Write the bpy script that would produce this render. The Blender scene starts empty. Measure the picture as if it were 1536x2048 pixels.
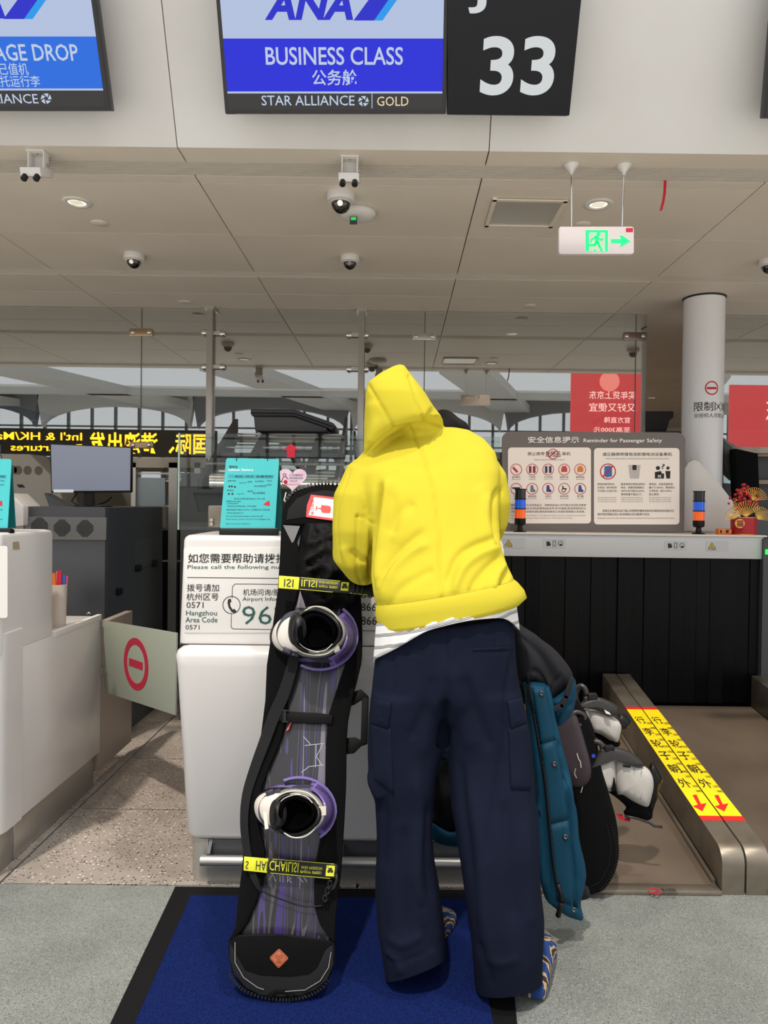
import bpy, math, random
import numpy as np
from mathutils import Vector, Matrix, noise
random.seed(7)
C = bpy.context.scene.collection
# ---------------------------------------------------------------- camera
F, CX, CY = 1450.0, 795.0, 1024.0            # focal length and principal point for a 1536x2048 frame
CAMLOC = Vector((0, 0, 1.40))
ROT = Matrix.Rotation(math.radians(90 - 0.711), 3, 'X') @ Matrix.Rotation(math.radians(0.71), 3, 'Z')
cd = bpy.data.cameras.new('camera'); cam = bpy.data.objects.new('camera', cd); C.objects.link(cam)
cam.matrix_world = Matrix.Translation(CAMLOC) @ ROT.to_4x4()
cd.sensor_width = 36; cd.lens = 36 * F / 2048; cd.shift_x = -(CX - 768) / 2048; cd.clip_start = 0.05; cd.clip_end = 300
bpy.context.scene.camera = cam
# ---------------------------------------------------------------- world, sun, exposure
sc = bpy.context.scene
sc.view_settings.view_transform = 'Standard'; sc.view_settings.look = 'None'
sc.view_settings.gamma = 1; sc.view_settings.use_curve_mapping = False
sc.view_settings.exposure = 0.05
w = bpy.data.worlds.new('world'); sc.world = w; w.use_nodes = True
bg = w.node_tree.nodes['Background']; bg.inputs[0].default_value = (0.93, 0.97, 1.0, 1); bg.inputs[1].default_value = 1.05
def sun(name, d, e, col, ang):
    l = bpy.data.lights.new(name, 'SUN'); l.energy = e; l.color = col; l.angle = math.radians(ang)
    o = bpy.data.objects.new(name, l); C.objects.link(o)
    o.rotation_euler = Vector(d).to_track_quat('-Z', 'Y').to_euler(); o.location = (0, -3, 9); return o
sun('sun', (0.21, 0.65, -1.27), 2.4, (1.0, 0.90, 0.78), 2.0)
sun('skylight_sun', (-0.36, 0.19, -1.27), 0.9, (1.0, 0.95, 0.88), 3.0)
sc.cycles.max_bounces = 8; sc.cycles.transparent_max_bounces = 16
# ---------------------------------------------------------------- helpers
def ray(px, py): return ROT @ Vector(((px - CX) / F, (CY - py) / F, -1))
def proj(p):
    q = ROT.transposed() @ (Vector(p) - CAMLOC); return CX + F * q.x / -q.z, CY - F * q.y / -q.z
class Pl:                                     # a plane in the room; P(px, py, h): the point seen there, h metres proud of it
    def __init__(s, O, N, U=None):
        s.O = Vector(O); s.N = Vector(N).normalized()
        s.U = Vector(U).normalized() if U else Vector((0, 0, 1)).cross(s.N).normalized()
        s.V = s.N.cross(s.U).normalized()
    def P(s, px, py, h=0):
        d = ray(px, py); return CAMLOC + d * (((s.O + s.N * h - CAMLOC).dot(s.N)) / d.dot(s.N))
    def q(s, p): p = Vector(p) - s.O; return p.dot(s.U), p.dot(s.V)
    def w(s, u, v, h=0): return s.O + s.U * u + s.V * v + s.N * h
def YP(Y): return Pl((0, Y, 0), (0, -1, 0))
def at(px, py, Y): return YP(Y).P(px, py)
def fl(px, py, z=0.0):
    d = ray(px, py); return CAMLOC + d * ((z - CAMLOC.z) / d.z)
WL = {}                                       # world positions of the things made so far
def tag(o, label=None, cat=None, group=None, kind=None):
    if label: o['label'] = label
    if cat: o['category'] = cat
    if group: o['group'] = group
    if kind: o['kind'] = kind
    return o
def thing(name, label=None, cat=None, loc=(0, 0, 0), group=None):
    o = bpy.data.objects.new(name, None); o.empty_display_size = .05; C.objects.link(o); o.location = loc
    WL[o.name] = Vector(loc); return tag(o, label, cat, group)
def link(name, me, mats, parent=None, smooth=False):
    o = bpy.data.objects.new(name, me); C.objects.link(o)
    n = len(me.vertices); co = np.empty(n * 3); me.vertices.foreach_get('co', co); co = co.reshape(-1, 3)
    lo, hi = co.min(0), co.max(0); c = Vector(((lo[0] + hi[0]) / 2, (lo[1] + hi[1]) / 2, lo[2]))
    co -= np.array(c); me.vertices.foreach_set('co', co.ravel())
    for m in (mats if isinstance(mats, (list, tuple)) else [mats]):
        if m: me.materials.append(m)
    if smooth:
        me.polygons.foreach_set('use_smooth', [True] * len(me.polygons))
        if smooth == 2: me.set_sharp_from_angle(angle=math.radians(40))
    me.update(); o.location = c - (WL[parent.name] if parent else Vector())
    if parent: o.parent = parent
    WL[o.name] = c; return o
class MB:
    def __init__(s): s.v = []; s.f = []; s.m = []
    def add(s, vs, fs, mi=0):
        b = len(s.v); s.v += [tuple(v) for v in vs]; s.f += [tuple(i + b for i in f) for f in fs]; s.m += [mi] * len(fs); return s
    def box(s, x0, x1, y0, y1, z0, z1, mi=0):
        v = [(x, y, z) for z in (z0, z1) for y in (y0, y1) for x in (x0, x1)]
        return s.add(v, [(0, 2, 3, 1), (4, 5, 7, 6), (0, 1, 5, 4), (2, 6, 7, 3), (0, 4, 6, 2), (1, 3, 7, 5)], mi)
    def obox(s, O, U, V, W, mi=0):            # box from a corner and three edge vectors
        O, U, V, W = map(Vector, (O, U, V, W)); v = [O + U * a + V * b + W * c for c in (0, 1) for b in (0, 1) for a in (0, 1)]
        return s.add(v, [(0, 2, 3, 1), (4, 5, 7, 6), (0, 1, 5, 4), (2, 6, 7, 3), (0, 4, 6, 2), (1, 3, 7, 5)], mi)
    def prism(s, a, b, mi=0):                 # two outlines of equal length joined
        n = len(a)
        s.add(list(a) + list(b), [tuple(range(n - 1, -1, -1)), tuple(range(n, 2 * n))] + [(i, (i + 1) % n, n + (i + 1) % n, n + i) for i in range(n)], mi); return s
    def loft(s, rings, cap=True, mi=0, close=True):
        n = len(rings[0]); vs = [p for r in rings for p in r]; fs = []
        for k in range(len(rings) - 1):
            for i in range(n if close else n - 1):
                j = (i + 1) % n; fs.append((k * n + i, k * n + j, (k + 1) * n + j, (k + 1) * n + i))
        if cap: fs += [tuple(range(n - 1, -1, -1)), tuple((len(rings) - 1) * n + i for i in range(n))]
        return s.add(vs, fs, mi)
    def tube(s, pts, r, n=10, mi=0, cap=True):
        pts = [Vector(p) for p in pts]; rs = r if isinstance(r, (list, tuple)) else [r] * len(pts); rings = []; pu = None
        for i, p in enumerate(pts):
            d = (pts[min(i + 1, len(pts) - 1)] - pts[max(i - 1, 0)]).normalized()
            if pu is None: pu = d.orthogonal().normalized()
            pu = (pu - d * pu.dot(d)).normalized(); pv = d.cross(pu)
            rings.append([p + (pu * math.cos(t) + pv * math.sin(t)) * rs[i] for t in [2 * math.pi * k / n for k in range(n)]])
        return s.loft(rings, cap, mi)
    def lathe(s, c, prof, n=24, mi=0, ax=(0, 0, 1)):   # prof: (radius, height) pairs
        ax = Vector(ax).normalized(); u = ax.orthogonal().normalized(); v = ax.cross(u); c = Vector(c)
        return s.loft([[c + ax * h + (u * math.cos(2 * math.pi * k / n) + v * math.sin(2 * math.pi * k / n)) * max(r, 1e-4) for k in range(n)] for r, h in prof], True, mi)
    def mesh(s, name='m'):
        me = bpy.data.meshes.new(name); me.from_pydata(s.v, [], s.f)
        me.polygons.foreach_set('material_index', s.m); me.validate(); me.update(); return me
    def build(s, name, mats, parent=None, smooth=False, bevel=0, seg=2):
        me = s.mesh(name)
        if bevel: me = modded(me, [('BEVEL', dict(width=bevel, segments=seg, limit_method='ANGLE'))]); smooth = smooth or 2
        return link(name, me, mats, parent, smooth)
def modded(me, mods):
    o = bpy.data.objects.new('t', me); C.objects.link(o)
    for t, kw in mods:
        m = o.modifiers.new(t, t)
        for k, v in kw.items(): setattr(m, k, v)
    bpy.context.view_layer.update(); dg = bpy.context.evaluated_depsgraph_get()
    r = bpy.data.meshes.new_from_object(o.evaluated_get(dg)); bpy.data.objects.remove(o); return r
def dup(root, dloc, label=None):
    c = root.copy(); C.objects.link(c); c.location = root.location + Vector(dloc); WL[c.name] = WL[root.name] + Vector(dloc)
    if label: c['label'] = label
    def rec(a, b):
        for ch in list(a.children):
            d = ch.copy(); C.objects.link(d); d.parent = b; WL[d.name] = WL[ch.name] + Vector(dloc)
            if d.type == 'LIGHT': pass
            rec(ch, d)
    rec(root, c); return c
def cr(pts, n=6, closed=True):                # Catmull-Rom through 2D/3D points
    P = [Vector(p) for p in pts]; m = len(P); out = []
    for i in range(m if closed else m - 1):
        g = (lambda k: P[k % m]) if closed else (lambda k: P[min(max(k, 0), m - 1)])
        a, b, c_, d = g(i - 1), g(i), g(i + 1), g(i + 2)
        for j in range(n):
            t = j / n; out.append(0.5 * ((2 * b) + (c_ - a) * t + (2 * a - 5 * b + 4 * c_ - d) * t * t + (3 * b - a - 3 * c_ + d) * t ** 3))
    if not closed: out.append(P[-1])
    return out
def rrect(x0, y0, x1, y1, r, n=5):            # pixel outline of a rounded rectangle
    o = []
    for cx, cy, a in ((x1 - r, y0 + r, -90), (x1 - r, y1 - r, 0), (x0 + r, y1 - r, 90), (x0 + r, y0 + r, 180)):
        o += [(cx + r * math.cos(math.radians(a + 90 * k / n)), cy + r * math.sin(math.radians(a + 90 * k / n))) for k in range(n + 1)]
    return o
def circ(cx, cy, r, n=24, ry=None): ry = ry or r; return [(cx + r * math.cos(2 * math.pi * k / n), cy + ry * math.sin(2 * math.pi * k / n)) for k in range(n)]
def pp(mb, pl, pts, h0, h1, mi=0): return mb.prism([pl.P(x, y, h0) for x, y in pts], [pl.P(x, y, h1) for x, y in pts], mi)
def slab(mb, pl, pts, h0, h1, mi=0):          # outline seen at the front face, straight extrusion along the normal
    a = [pl.P(x, y, h1) for x, y in pts]; return mb.prism([p - pl.N * (h1 - h0) for p in a], a, mi)
def annulus(mb, pl, c, r0, r1, h, n=32, mi=0, sy=1.0, t=.002):
    A = []
    for r, hh in ((r0, h - t), (r0, h), (r1, h), (r1, h - t)):
        A.append([pl.P(x, y, hh) for x, y in circ(c[0], c[1], r, n, r * sy)])
    A.append(A[0]); return mb.loft(A, False, mi)
def line(mb, pl, pts, wpx, h, mi=0, t=.002, closed=False):   # flat stroke of a given pixel width
    pts = [Vector(p) for p in pts]
    if closed: pts = pts + [pts[0]]
    for a, b in zip(pts, pts[1:]):
        d = (b - a).normalized() * wpx / 2; n_ = Vector((-d.y, d.x)); a2, b2 = a - d * .8, b + d * .8
        slab(mb, pl, [a2 + n_, b2 + n_, b2 - n_, a2 - n_], h - t, h, mi)
    return mb
def inflate(outl, pl, h0, th, k=6, back=.5, sub=4, prof=.5):
    """a padded shape: the outline scaled towards its centre as it rises"""
    o = cr(outl, sub) if sub > 1 else [Vector(p) for p in outl]
    c = sum(o, Vector((0, 0))) / len(o); rings = []
    for i in range(-k, k + 1):
        a = math.pi / 2 * i / k; s_ = max(math.cos(a) ** prof, .02) if prof != 1 else max(math.cos(a), .02)
        h = h0 + (th if i > 0 else th * back) * math.sin(a)
        rings.append([pl.P(*(c + (p - c) * s_), h) for p in o])
    m = MB(); m.loft(rings); return m
def ringLR(L, R, Y, b, n=40, pw=1.0, bf=None):
    """horizontal-ish garment ring whose silhouette runs through two pixels at depth Y"""
    A, B = at(L[0], L[1], Y), at(R[0], R[1], Y); c = (A + B) / 2; a = (B - A) / 2; out = []
    for k in range(n):
        t = 2 * math.pi * k / n; cs, sn = math.cos(t), math.sin(t)
        cs = math.copysign(abs(cs) ** pw, cs); sn = math.copysign(abs(sn) ** pw, sn)
        out.append(c + a * cs + Vector((0, 1, 0)) * (b if sn > 0 or bf is None else bf) * sn)
    return out
def txt(s, pl, box, mat, parent, name='lettering', h=.002, bold=0.0, ext=.0006, flipv=False, keep=None, shear=0, fliph=False, dy=0, res=2):
    """lettering fitted into the pixel box (x0, y0, x1, y1) on a plane; keep='l'/'r'/'c' keeps the letters' own width"""
    cu = bpy.data.curves.new('t', 'FONT'); cu.body = s; cu.size = 1; cu.offset = bold; cu.extrude = 0.0; cu.shear = shear; cu.resolution_u = res
    o = bpy.data.objects.new('t', cu); C.objects.link(o); bpy.context.view_layer.update()
    me = bpy.data.meshes.new_from_object(o.evaluated_get(bpy.context.evaluated_depsgraph_get())); bpy.data.objects.remove(o)
    n = len(me.vertices); co = np.empty(n * 3); me.vertices.foreach_get('co', co); co = co.reshape(-1, 3)
    lo, hi = co.min(0), co.max(0); x0, y0, x1, y1 = box
    q0 = pl.q(pl.P(x0, (y0 + y1 - dy) / 2, h)); q1 = pl.q(pl.P(x1, (y0 + y1 + dy) / 2, h))
    t0 = pl.q(pl.P((x0 + x1) / 2, y1, h)); t1 = pl.q(pl.P((x0 + x1) / 2, y0, h))
    W = q1[0] - q0[0]; H = t1[1] - t0[1]; sy = H / (hi[1] - lo[1]); sx = W / (hi[0] - lo[0]); off = 0
    if keep: sx = math.copysign(sy, sx); rem = W - sx * (hi[0] - lo[0]); off = {'l': 0, 'c': rem / 2, 'r': rem}[keep]
    out = []
    for x, y, z in co:
        fx = (x - lo[0]) * sx; fx = (hi[0] - lo[0]) * sx - fx if fliph else fx
        fy = (y - lo[1]) * sy; fy = H - fy if flipv else fy
        u = q0[0] + off + fx; yy = (q1[1] - q0[1]) * ((fx + off) / W if W else 0)
        out.append(pl.w(u, t0[1] + fy + yy - (q1[1] - q0[1]) / 2, h + ext))
    me.vertices.foreach_set('co', np.array([c for p in out for c in p]))
    return link(name, me, mat, parent)
# ---------------------------------------------------------------- materials
def lin(c): c = c / 255; return c / 12.92 if c <= .04045 else ((c + .055) / 1.055) ** 2.4
def rgb(c): return (lin(c[0]), lin(c[1]), lin(c[2]), 1)
def mat(name, c, rough=.5, metal=0, bump=None, var=None, emit=0, spec=None, coat=0, alpha=1, sheen=0, stretch=None):
    m = bpy.data.materials.new(name); m.use_nodes = True; N = m.node_tree.nodes; L = m.node_tree.links; b = N['Principled BSDF']
    b.inputs['Base Color'].default_value = rgb(c); b.inputs['Roughness'].default_value = rough; b.inputs['Metallic'].default_value = metal
    if spec is not None: b.inputs['Specular IOR Level'].default_value = spec
    if coat: b.inputs['Coat Weight'].default_value = coat; b.inputs['Coat Roughness'].default_value = .1
    if sheen: b.inputs['Sheen Weight'].default_value = sheen
    if emit: b.inputs['Emission Color'].default_value = rgb(c); b.inputs['Emission Strength'].default_value = emit
    if bump or var:
        tc = N.new('ShaderNodeTexCoord'); mp = N.new('ShaderNodeMapping'); L.new(tc.outputs['Object'], mp.inputs[0])
        if stretch: mp.inputs['Scale'].default_value = stretch
    if bump:
        n = N.new('ShaderNodeTexNoise'); n.inputs['Scale'].default_value = bump[0]; n.inputs['Detail'].default_value = 3; L.new(mp.outputs[0], n.inputs['Vector'])
        bp = N.new('ShaderNodeBump'); bp.inputs['Strength'].default_value = bump[1]; bp.inputs['Distance'].default_value = bump[2] if len(bump) > 2 else .002
        L.new(n.outputs[0], bp.inputs['Height']); L.new(bp.outputs[0], b.inputs['Normal'])
    if var:                                   # (scale, second colour, low, high)
        n = N.new('ShaderNodeTexNoise'); n.inputs['Scale'].default_value = var[0]; n.inputs['Detail'].default_value = 4; L.new(mp.outputs[0], n.inputs['Vector'])
        r = N.new('ShaderNodeValToRGB'); r.color_ramp.elements[0].color = rgb(var[1]); r.color_ramp.elements[1].color = rgb(c)
        r.color_ramp.elements[0].position = var[2]; r.color_ramp.elements[1].position = var[3]
        L.new(n.outputs[0], r.inputs[0]); L.new(r.outputs[0], b.inputs['Base Color'])
    return m
def glassmat(name, tint, refl, rough=0.0):
    m = bpy.data.materials.new(name); m.use_nodes = True; N = m.node_tree.nodes; L = m.node_tree.links; N.remove(N['Principled BSDF'])
    t = N.new('ShaderNodeBsdfTransparent'); t.inputs[0].default_value = rgb(tint); g = N.new('ShaderNodeBsdfGlossy'); g.inputs['Roughness'].default_value = rough
    mx = N.new('ShaderNodeMixShader'); mx.inputs[0].default_value = refl
    L.new(t.outputs[0], mx.inputs[1]); L.new(g.outputs[0], mx.inputs[2]); L.new(mx.outputs[0], N['Material Output'].inputs[0]); return m
m_white = mat('white_plastic', (216, 213, 211), .32, coat=.3)
m_whitep = mat('white_paint', (222, 220, 216), .5, bump=(40, .05))
m_fascia = mat('fascia_white', (212, 211, 209), .45, var=(1.2, (205, 203, 200), .35, .6))
m_ceil = mat('ceiling_beige', (230, 220, 207), .5, var=(1.0, (222, 212, 198), .35, .6))
m_seam = mat('seam_dark', (48, 44, 40), .8)
m_slat = mat('slat_grey', (214, 206, 194), .4)
m_black = mat('black_plastic', (13, 13, 14), .4, spec=.3)
m_blackm = mat('black_matte', (12, 12, 13), .85, spec=.1)
m_fab = mat('black_fabric', (11, 11, 12), .85, bump=(300, .25, .001), spec=.1)
m_fab2 = mat('charcoal_fabric', (28, 28, 30), .75, spec=.15, bump=(200, .3, .001))
m_nylon = mat('black_nylon', (8, 8, 9), .6, spec=.15, bump=(60, .3, .002))
m_steel = mat('brushed_steel', (190, 187, 182), .36, .8, bump=(6, .1), stretch=(1, 1, 60))
m_steelw = mat('warm_steel', (158, 149, 136), .42, .75, bump=(8, .1), var=(3, (112, 104, 92), .35, .65))
m_chrome = mat('chrome', (220, 220, 218), .12, 1)
m_dark = mat('dark_grey_paint', (66, 68, 72), .45)
m_dark2 = mat('slate_paint', (68, 74, 82), .4)
m_grey = mat('mid_grey', (120, 120, 120), .5)
m_glass = glassmat('partition_glass', (234, 238, 234), .42)
m_glass2 = glassmat('clear_glass', (235, 240, 238), .04)
m_red = mat('sign_red', (196, 22, 50), .5)
m_ink = mat('ink_black', (28, 30, 34), .6)
m_green = mat('ink_green', (40, 84, 80), .6)
# ================================================================ SETTING
ZC = 2.90; YF = 3.10; YG = 5.68
def floor_mat(name, base, s1, s2, scale, th):
    m = bpy.data.materials.new(name); m.use_nodes = True; N = m.node_tree.nodes; L = m.node_tree.links; b = N['Principled BSDF']
    tc = N.new('ShaderNodeTexCoord'); mp = N.new('ShaderNodeMapping'); L.new(tc.outputs['Object'], mp.inputs[0]); mp.inputs['Scale'].default_value = (1, 1.5, 1)
    n0 = N.new('ShaderNodeTexNoise'); n0.inputs['Scale'].default_value = 5; n0.inputs['Detail'].default_value = 6; L.new(tc.outputs['Object'], n0.inputs['Vector'])
    r0 = N.new('ShaderNodeValToRGB'); r0.color_ramp.elements[0].color = rgb(tuple(x * .9 for x in base)); r0.color_ramp.elements[1].color = rgb(base)
    r0.color_ramp.elements[0].position = .35; r0.color_ramp.elements[1].position = .65; L.new(n0.outputs[0], r0.inputs[0]); last = r0.outputs[0]
    for k, (col, sc_, t) in enumerate(((s1, scale, th), (s2, scale * .7, th * .8))):
        v = N.new('ShaderNodeTexVoronoi'); v.inputs['Scale'].default_value = sc_; v.inputs['Randomness'].default_value = 1; L.new(mp.outputs[0], v.inputs['Vector'])
        sp = N.new('ShaderNodeSeparateColor'); L.new(v.outputs['Color'], sp.inputs[0])
        a = N.new('ShaderNodeMath'); a.operation = 'LESS_THAN'; a.inputs[1].default_value = t; L.new(v.outputs['Distance'], a.inputs[0])
        c_ = N.new('ShaderNodeMath'); c_.operation = 'GREATER_THAN'; c_.inputs[1].default_value = .62 + .12 * k; L.new(sp.outputs[0], c_.inputs[0])
        mu = N.new('ShaderNodeMath'); mu.operation = 'MULTIPLY'; L.new(a.outputs[0], mu.inputs[0]); L.new(c_.outputs[0], mu.inputs[1])
        mx = N.new('ShaderNodeMix'); mx.data_type = 'RGBA'; L.new(mu.outputs[0], mx.inputs[0]); L.new(last, mx.inputs[6]); mx.inputs[7].default_value = rgb(col); last = mx.outputs[2]
    L.new(last, b.inputs['Base Color']); b.inputs['Roughness'].default_value = .45
    return m
m_terr = floor_mat('tan_terrazzo', (160, 151, 142), (62, 56, 52), (212, 204, 194), 78, .34)
m_gran = floor_mat('grey_green_speckle', (130, 134, 130), (62, 66, 64), (160, 162, 158), 250, .42)
f = MB().box(-14, 14, .9, 2.615, -.1, 0).build('floor', m_gran); tag(f, kind='structure')
f = MB().box(-40, 40, -42, .9, -.1, 0).build('floor', mat('hall_floor_bounce', (222, 220, 214), .35)); tag(f, kind='structure')  # hall floor out of view, made pale to bounce light onto the ceiling
f2 = MB().box(-14, 14, 2.615, 14, -.12, -.012).build('floor', m_seam); tag(f2, kind='structure')
tx = [-5.33, -4.03, -2.73, -1.43, -.13, 1.17, 2.47, 3.77]; ty = [2.618 + .645 * k for k in range(7)]
for i in range(len(tx) - 1):
    for j in range(len(ty) - 1):
        MB().box(tx[i] + .004, tx[i + 1] - .004, ty[j] + .004, ty[j + 1] - .004, -.01, 0).build('floor_tile', m_terr, f2)
MB().box(-5.3, 3.77, ty[-1], 13.9, -.01, 0).build('floor_screed', m_terr, f2)
MB().box(-14, -5.34, 2.62, 13.9, -.01, 0).build('floor_screed', m_terr, f2)
MB().box(3.78, 14, 2.62, 13.9, -.01, 0).build('floor_screed', m_terr, f2)
# ceiling (the soffit over the counters and the space behind the glass)
ce = MB().box(-9, 9, YF, 14, ZC + .012, ZC + .1).build('ceiling', m_seam); tag(ce, kind='structure')
cx = [-6.25, -4.93, -3.6, -2.28, -.955, .37, 1.68, 3.0, 4.32, 5.64, 7]
rows = [(YF, 3.235), (3.37, 3.445), (3.447, 4.10), (4.103, 4.76), (4.87, 5.27), (5.273, 6.6), (6.605, 7.9), (7.905, 9.2), (9.205, 11), (11.005, 13.9)]
for i in range(len(cx) - 1):
    for y0, y1 in rows:
        if y0 > 6 and i % 2: continue
        x1 = cx[i + 2] if y0 > 6 and i + 2 < len(cx) else cx[i + 1]
        MB().box(cx[i] + .003, x1 - .003, y0 + .0015, y1 - .0015, ZC, ZC + .02).build('ceiling_panel', m_ceil, ce)
for y0, y1, n in ((3.24, 3.366, 6), (4.765, 4.866, 5)):
    for k in range(n):
        y = y0 + (y1 - y0) * k / n
        MB().box(-6.2, 6.9, y, y + (y1 - y0) / n * .5, ZC + .0, ZC + .02).build('slat', m_slat, ce)
# fascia: leans out over the hall
FN = Vector((0, -1, -.469)).normalized(); FU = Vector((0, -.469, 1)).normalized()
fas = thing('wall_front', '', '', (0, YF, ZC)); fas['kind'] = 'structure'
for i in range(len(cx) - 1):
    MB().obox(Vector((cx[i] + .002, YF, ZC)), (cx[i + 1] - cx[i] - .004, 0, 0), FU * 1.5, -FN * .03).build('fascia_panel', m_fascia, fas)
MB().obox(Vector((-6.25, YF, ZC)) - FN * .02, (13.2, 0, 0), FU * 1.5, -FN * .05).build('backing', m_seam, fas)
# rear wall of the service side, side walls
m_back = mat('rear_wall_grey', (214, 212, 206), .6)
tag(MB().box(-9, 9, 13.9, 14, 0, ZC).build('wall_back', m_back), kind='structure')
tag(MB().box(-9.1, -9, 2.6, 14, 0, ZC).build('wall_left', m_back), kind='structure')
tag(MB().box(9, 9.1, 2.6, 14, 0, ZC).build('wall_right', m_back), kind='structure')
# the departure hall behind the viewer (what the glass reflects)
m_hall = mat('hall_panel', (214, 214, 210), .6); m_beam = mat('hall_beam', (168, 168, 166), .6); m_mull = mat('mullion', (84, 90, 98), .5)
hr = MB()
hr.box(-40, 40, -41, -37, 8.8, 9.0); hr = hr.build('ceiling', m_hall); tag(hr, kind='structure')
for k in range(-3, 4):
    a = Vector((k * 12 + 2, -25, 7.9)); b = Vector((k * 12 + 7, -41, 7.9)); MB().obox(a, (2.6, 0, 0), b - a, (0, 0, .5)).build('roof_beam', m_beam, hr)
for k in range(1): MB().box(-40, 40, -34 - k * 9, -33.4 - k * 9, 7.9, 8.3).build('roof_beam', m_beam, hr)
hw = thing('window_1', '', '', (0, -41, 0)); hw['kind'] = 'structure'
g = MB()
for k in range(-20, 21): g.box(k * 1.7 - .09, k * 1.7 + .09, -41.1, -40.9, 2.2, 8.8)
for z in (2.2, 4.2, 5.4, 6.6): g.box(-38, 38, -41.1, -40.9, z, z + .12)
g.build('mullion_grid', m_mull, hw)
for k in range(-3, 4):                         # arched dark canopies over the window bays
    c0 = k * 11 + 2.0; pts = []
    for j in range(17):
        t = math.pi * j / 16; pts.append(Vector((c0 - math.cos(t) * 5.2, -40.5, 6.5 + math.sin(t) * 1.5)))
    up = pts + [Vector((c0 + 5.6, -40.5, 8.9)), Vector((c0 - 5.6, -40.5, 8.9))]
    MB().prism(up, [p + Vector((0, .6, 0)) for p in up]).build('arch', m_mull if k % 2 else m_beam, hw)
tag(MB().box(-38, 38, -41.2, -40.9, 0, 2.2).build('wall_rear', m_beam), kind='structure')
# hanging departures sign: faces the counters
sY = -8.6
sp = Pl((0, sY + .12, 0), (0, 1, 0), (-1, 0, 0))
m_led = mat('led_yellow', (255, 178, 20), .5, emit=5.0); m_ledw = mat('led_white', (225, 222, 255), .5, emit=4.0)
ds = thing('departures_sign', 'black overhead departures sign in yellow letters, mirrored in the glass wall', 'sign', (-8, sY, 2.55))
MB().box(-17, -5.0, sY - .1, sY + .1, 2.58, 3.32).build('sign_case', m_blackm, ds)
def wtxt(s, pl, u0, u1, z0, z1, m, parent, name='lettering', bold=0.0):
    cu = bpy.data.curves.new('t', 'FONT'); cu.body = s; cu.offset = bold; cu.resolution_u = 2; o = bpy.data.objects.new('t', cu); C.objects.link(o); bpy.context.view_layer.update()
    me = bpy.data.meshes.new_from_object(o.evaluated_get(bpy.context.evaluated_depsgraph_get())); bpy.data.objects.remove(o)
    n = len(me.vertices); co = np.empty(n * 3); me.vertices.foreach_get('co', co); co = co.reshape(-1, 3); lo, hi = co.min(0), co.max(0)
    out = [pl.w(u0 + (x - lo[0]) / (hi[0] - lo[0]) * (u1 - u0), z0 + (y - lo[1]) / (hi[1] - lo[1]) * (z1 - z0)) for x, y, z in co]
    me.vertices.foreach_set('co', np.array([c for p in out for c in p])); return link(name, me, m, parent)
wtxt('国际、港澳出发', sp, 5.2, 8.45, 2.66, 3.24, m_led, ds, bold=.02)
wtxt("Int'l & HK/Macao", sp, 8.65, 11.6, 3.0, 3.22, m_led, ds, bold=.01)
wtxt("Departures", sp, 8.65, 10.6, 2.64, 2.9, m_led, ds, bold=.01)
wtxt("L 验 田 问", sp, 10.9, 13.2, 2.62, 2.9, m_ledw, ds, bold=.01)
def redad(name, label, x0, x1, z0, z1, Y):
    m_ra = mat('advert_red', (206, 62, 66), .5, emit=.75); m_rw = mat('advert_white', (255, 225, 215), .5, emit=1.2)
    t = thing(name, label, 'poster', ((x0 + x1) / 2, Y, z0)); MB().box(x0, x1, Y - .06, Y, z0, z1).build('light_panel', m_ra, t)
    p = Pl((0, Y + .02, 0), (0, 1, 0), (-1, 0, 0)); return t, p, m_rw
t, p, mrw = redad('advertising_screen', 'tall red advertising screen mirrored in the glass beside the white column', 5.2, 7.6, 3.55, 5.5, -10.6)
wtxt('买年货上京东', p, -7.15, -5.75, 4.62, 4.86, mrw, t); wtxt('又好又便宜', p, -7.15, -5.75, 4.24, 4.5, mrw, t); wtxt('至高3000元', p, -7.0, -5.9, 3.62, 3.78, mrw, t)
wtxt('官方直降', p, -7.0, -6.2, 3.9, 4.08, mrw, t)
g = MB(); g.lathe((6.35, -10.58, 5.15), [(.3, 0), (.3, .03)], 20, ax=(0, 1, 0)); g.build('round_badge', mat('badge_pink', (240, 130, 120), .5, emit=1.0), t)
t, p, mrw = redad('advertising_screen', 'wide red advertising screen mirrored behind the white column', 10, 15, 3.2, 5.1, -10.6)
wtxt('京东', p, -12.0, -11.1, 4.0, 4.7, mrw, t)
# ================================================================ screens on the fascia
SP = Pl(Vector((0, YF, ZC)) + FN * .16, FN, (1, 0, 0))
m_case = mat('screen_case', (24, 24, 30), .4)
def smat(n, c, e=.9): m = mat(n, c, .35, emit=e, spec=.2); m.node_tree.nodes['Principled BSDF'].inputs['Base Color'].default_value = (.02, .02, .02, 1); m.node_tree.nodes['Principled BSDF'].inputs['Emission Strength'].default_value = e + .12; return m
m_sw = smat('screen_white', (196, 212, 246), .62); m_sb = smat('screen_blue', (0, 22, 226), .7); m_sb2 = smat('screen_azure', (0, 112, 240), .65)
m_st = smat('screen_text', (205, 220, 246), .65); m_logo = smat('logo_blue', (0, 20, 200), .8); m_logo2 = smat('logo_cyan', (0, 150, 235), .8)
m_sk = mat('screen_black', (26, 26, 32), .35); m_gold = smat('screen_gold', (226, 208, 170), .8); m_numw = smat('number_white', (240, 244, 246), .55)
FP = Pl(Vector((0, YF, ZC)), FN, (1, 0, 0))
def star(parent, cx_, cy_, r):
    g = MB()
    for k in range(5):
        a = math.radians(-90 + 72 * k); b1 = a - .5; b2 = a + .42
        slab(g, SP, [(cx_ + r * math.cos(b1), cy_ + r * math.sin(b1)), (cx_ + r * 1.0 * math.cos(b2), cy_ + r * math.sin(b2)), (cx_ + r * .35 * math.cos(a + .9), cy_ + r * .35 * math.sin(a + .9))], 0, .003)
    g.build('star_emblem', m_st, parent)
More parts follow.
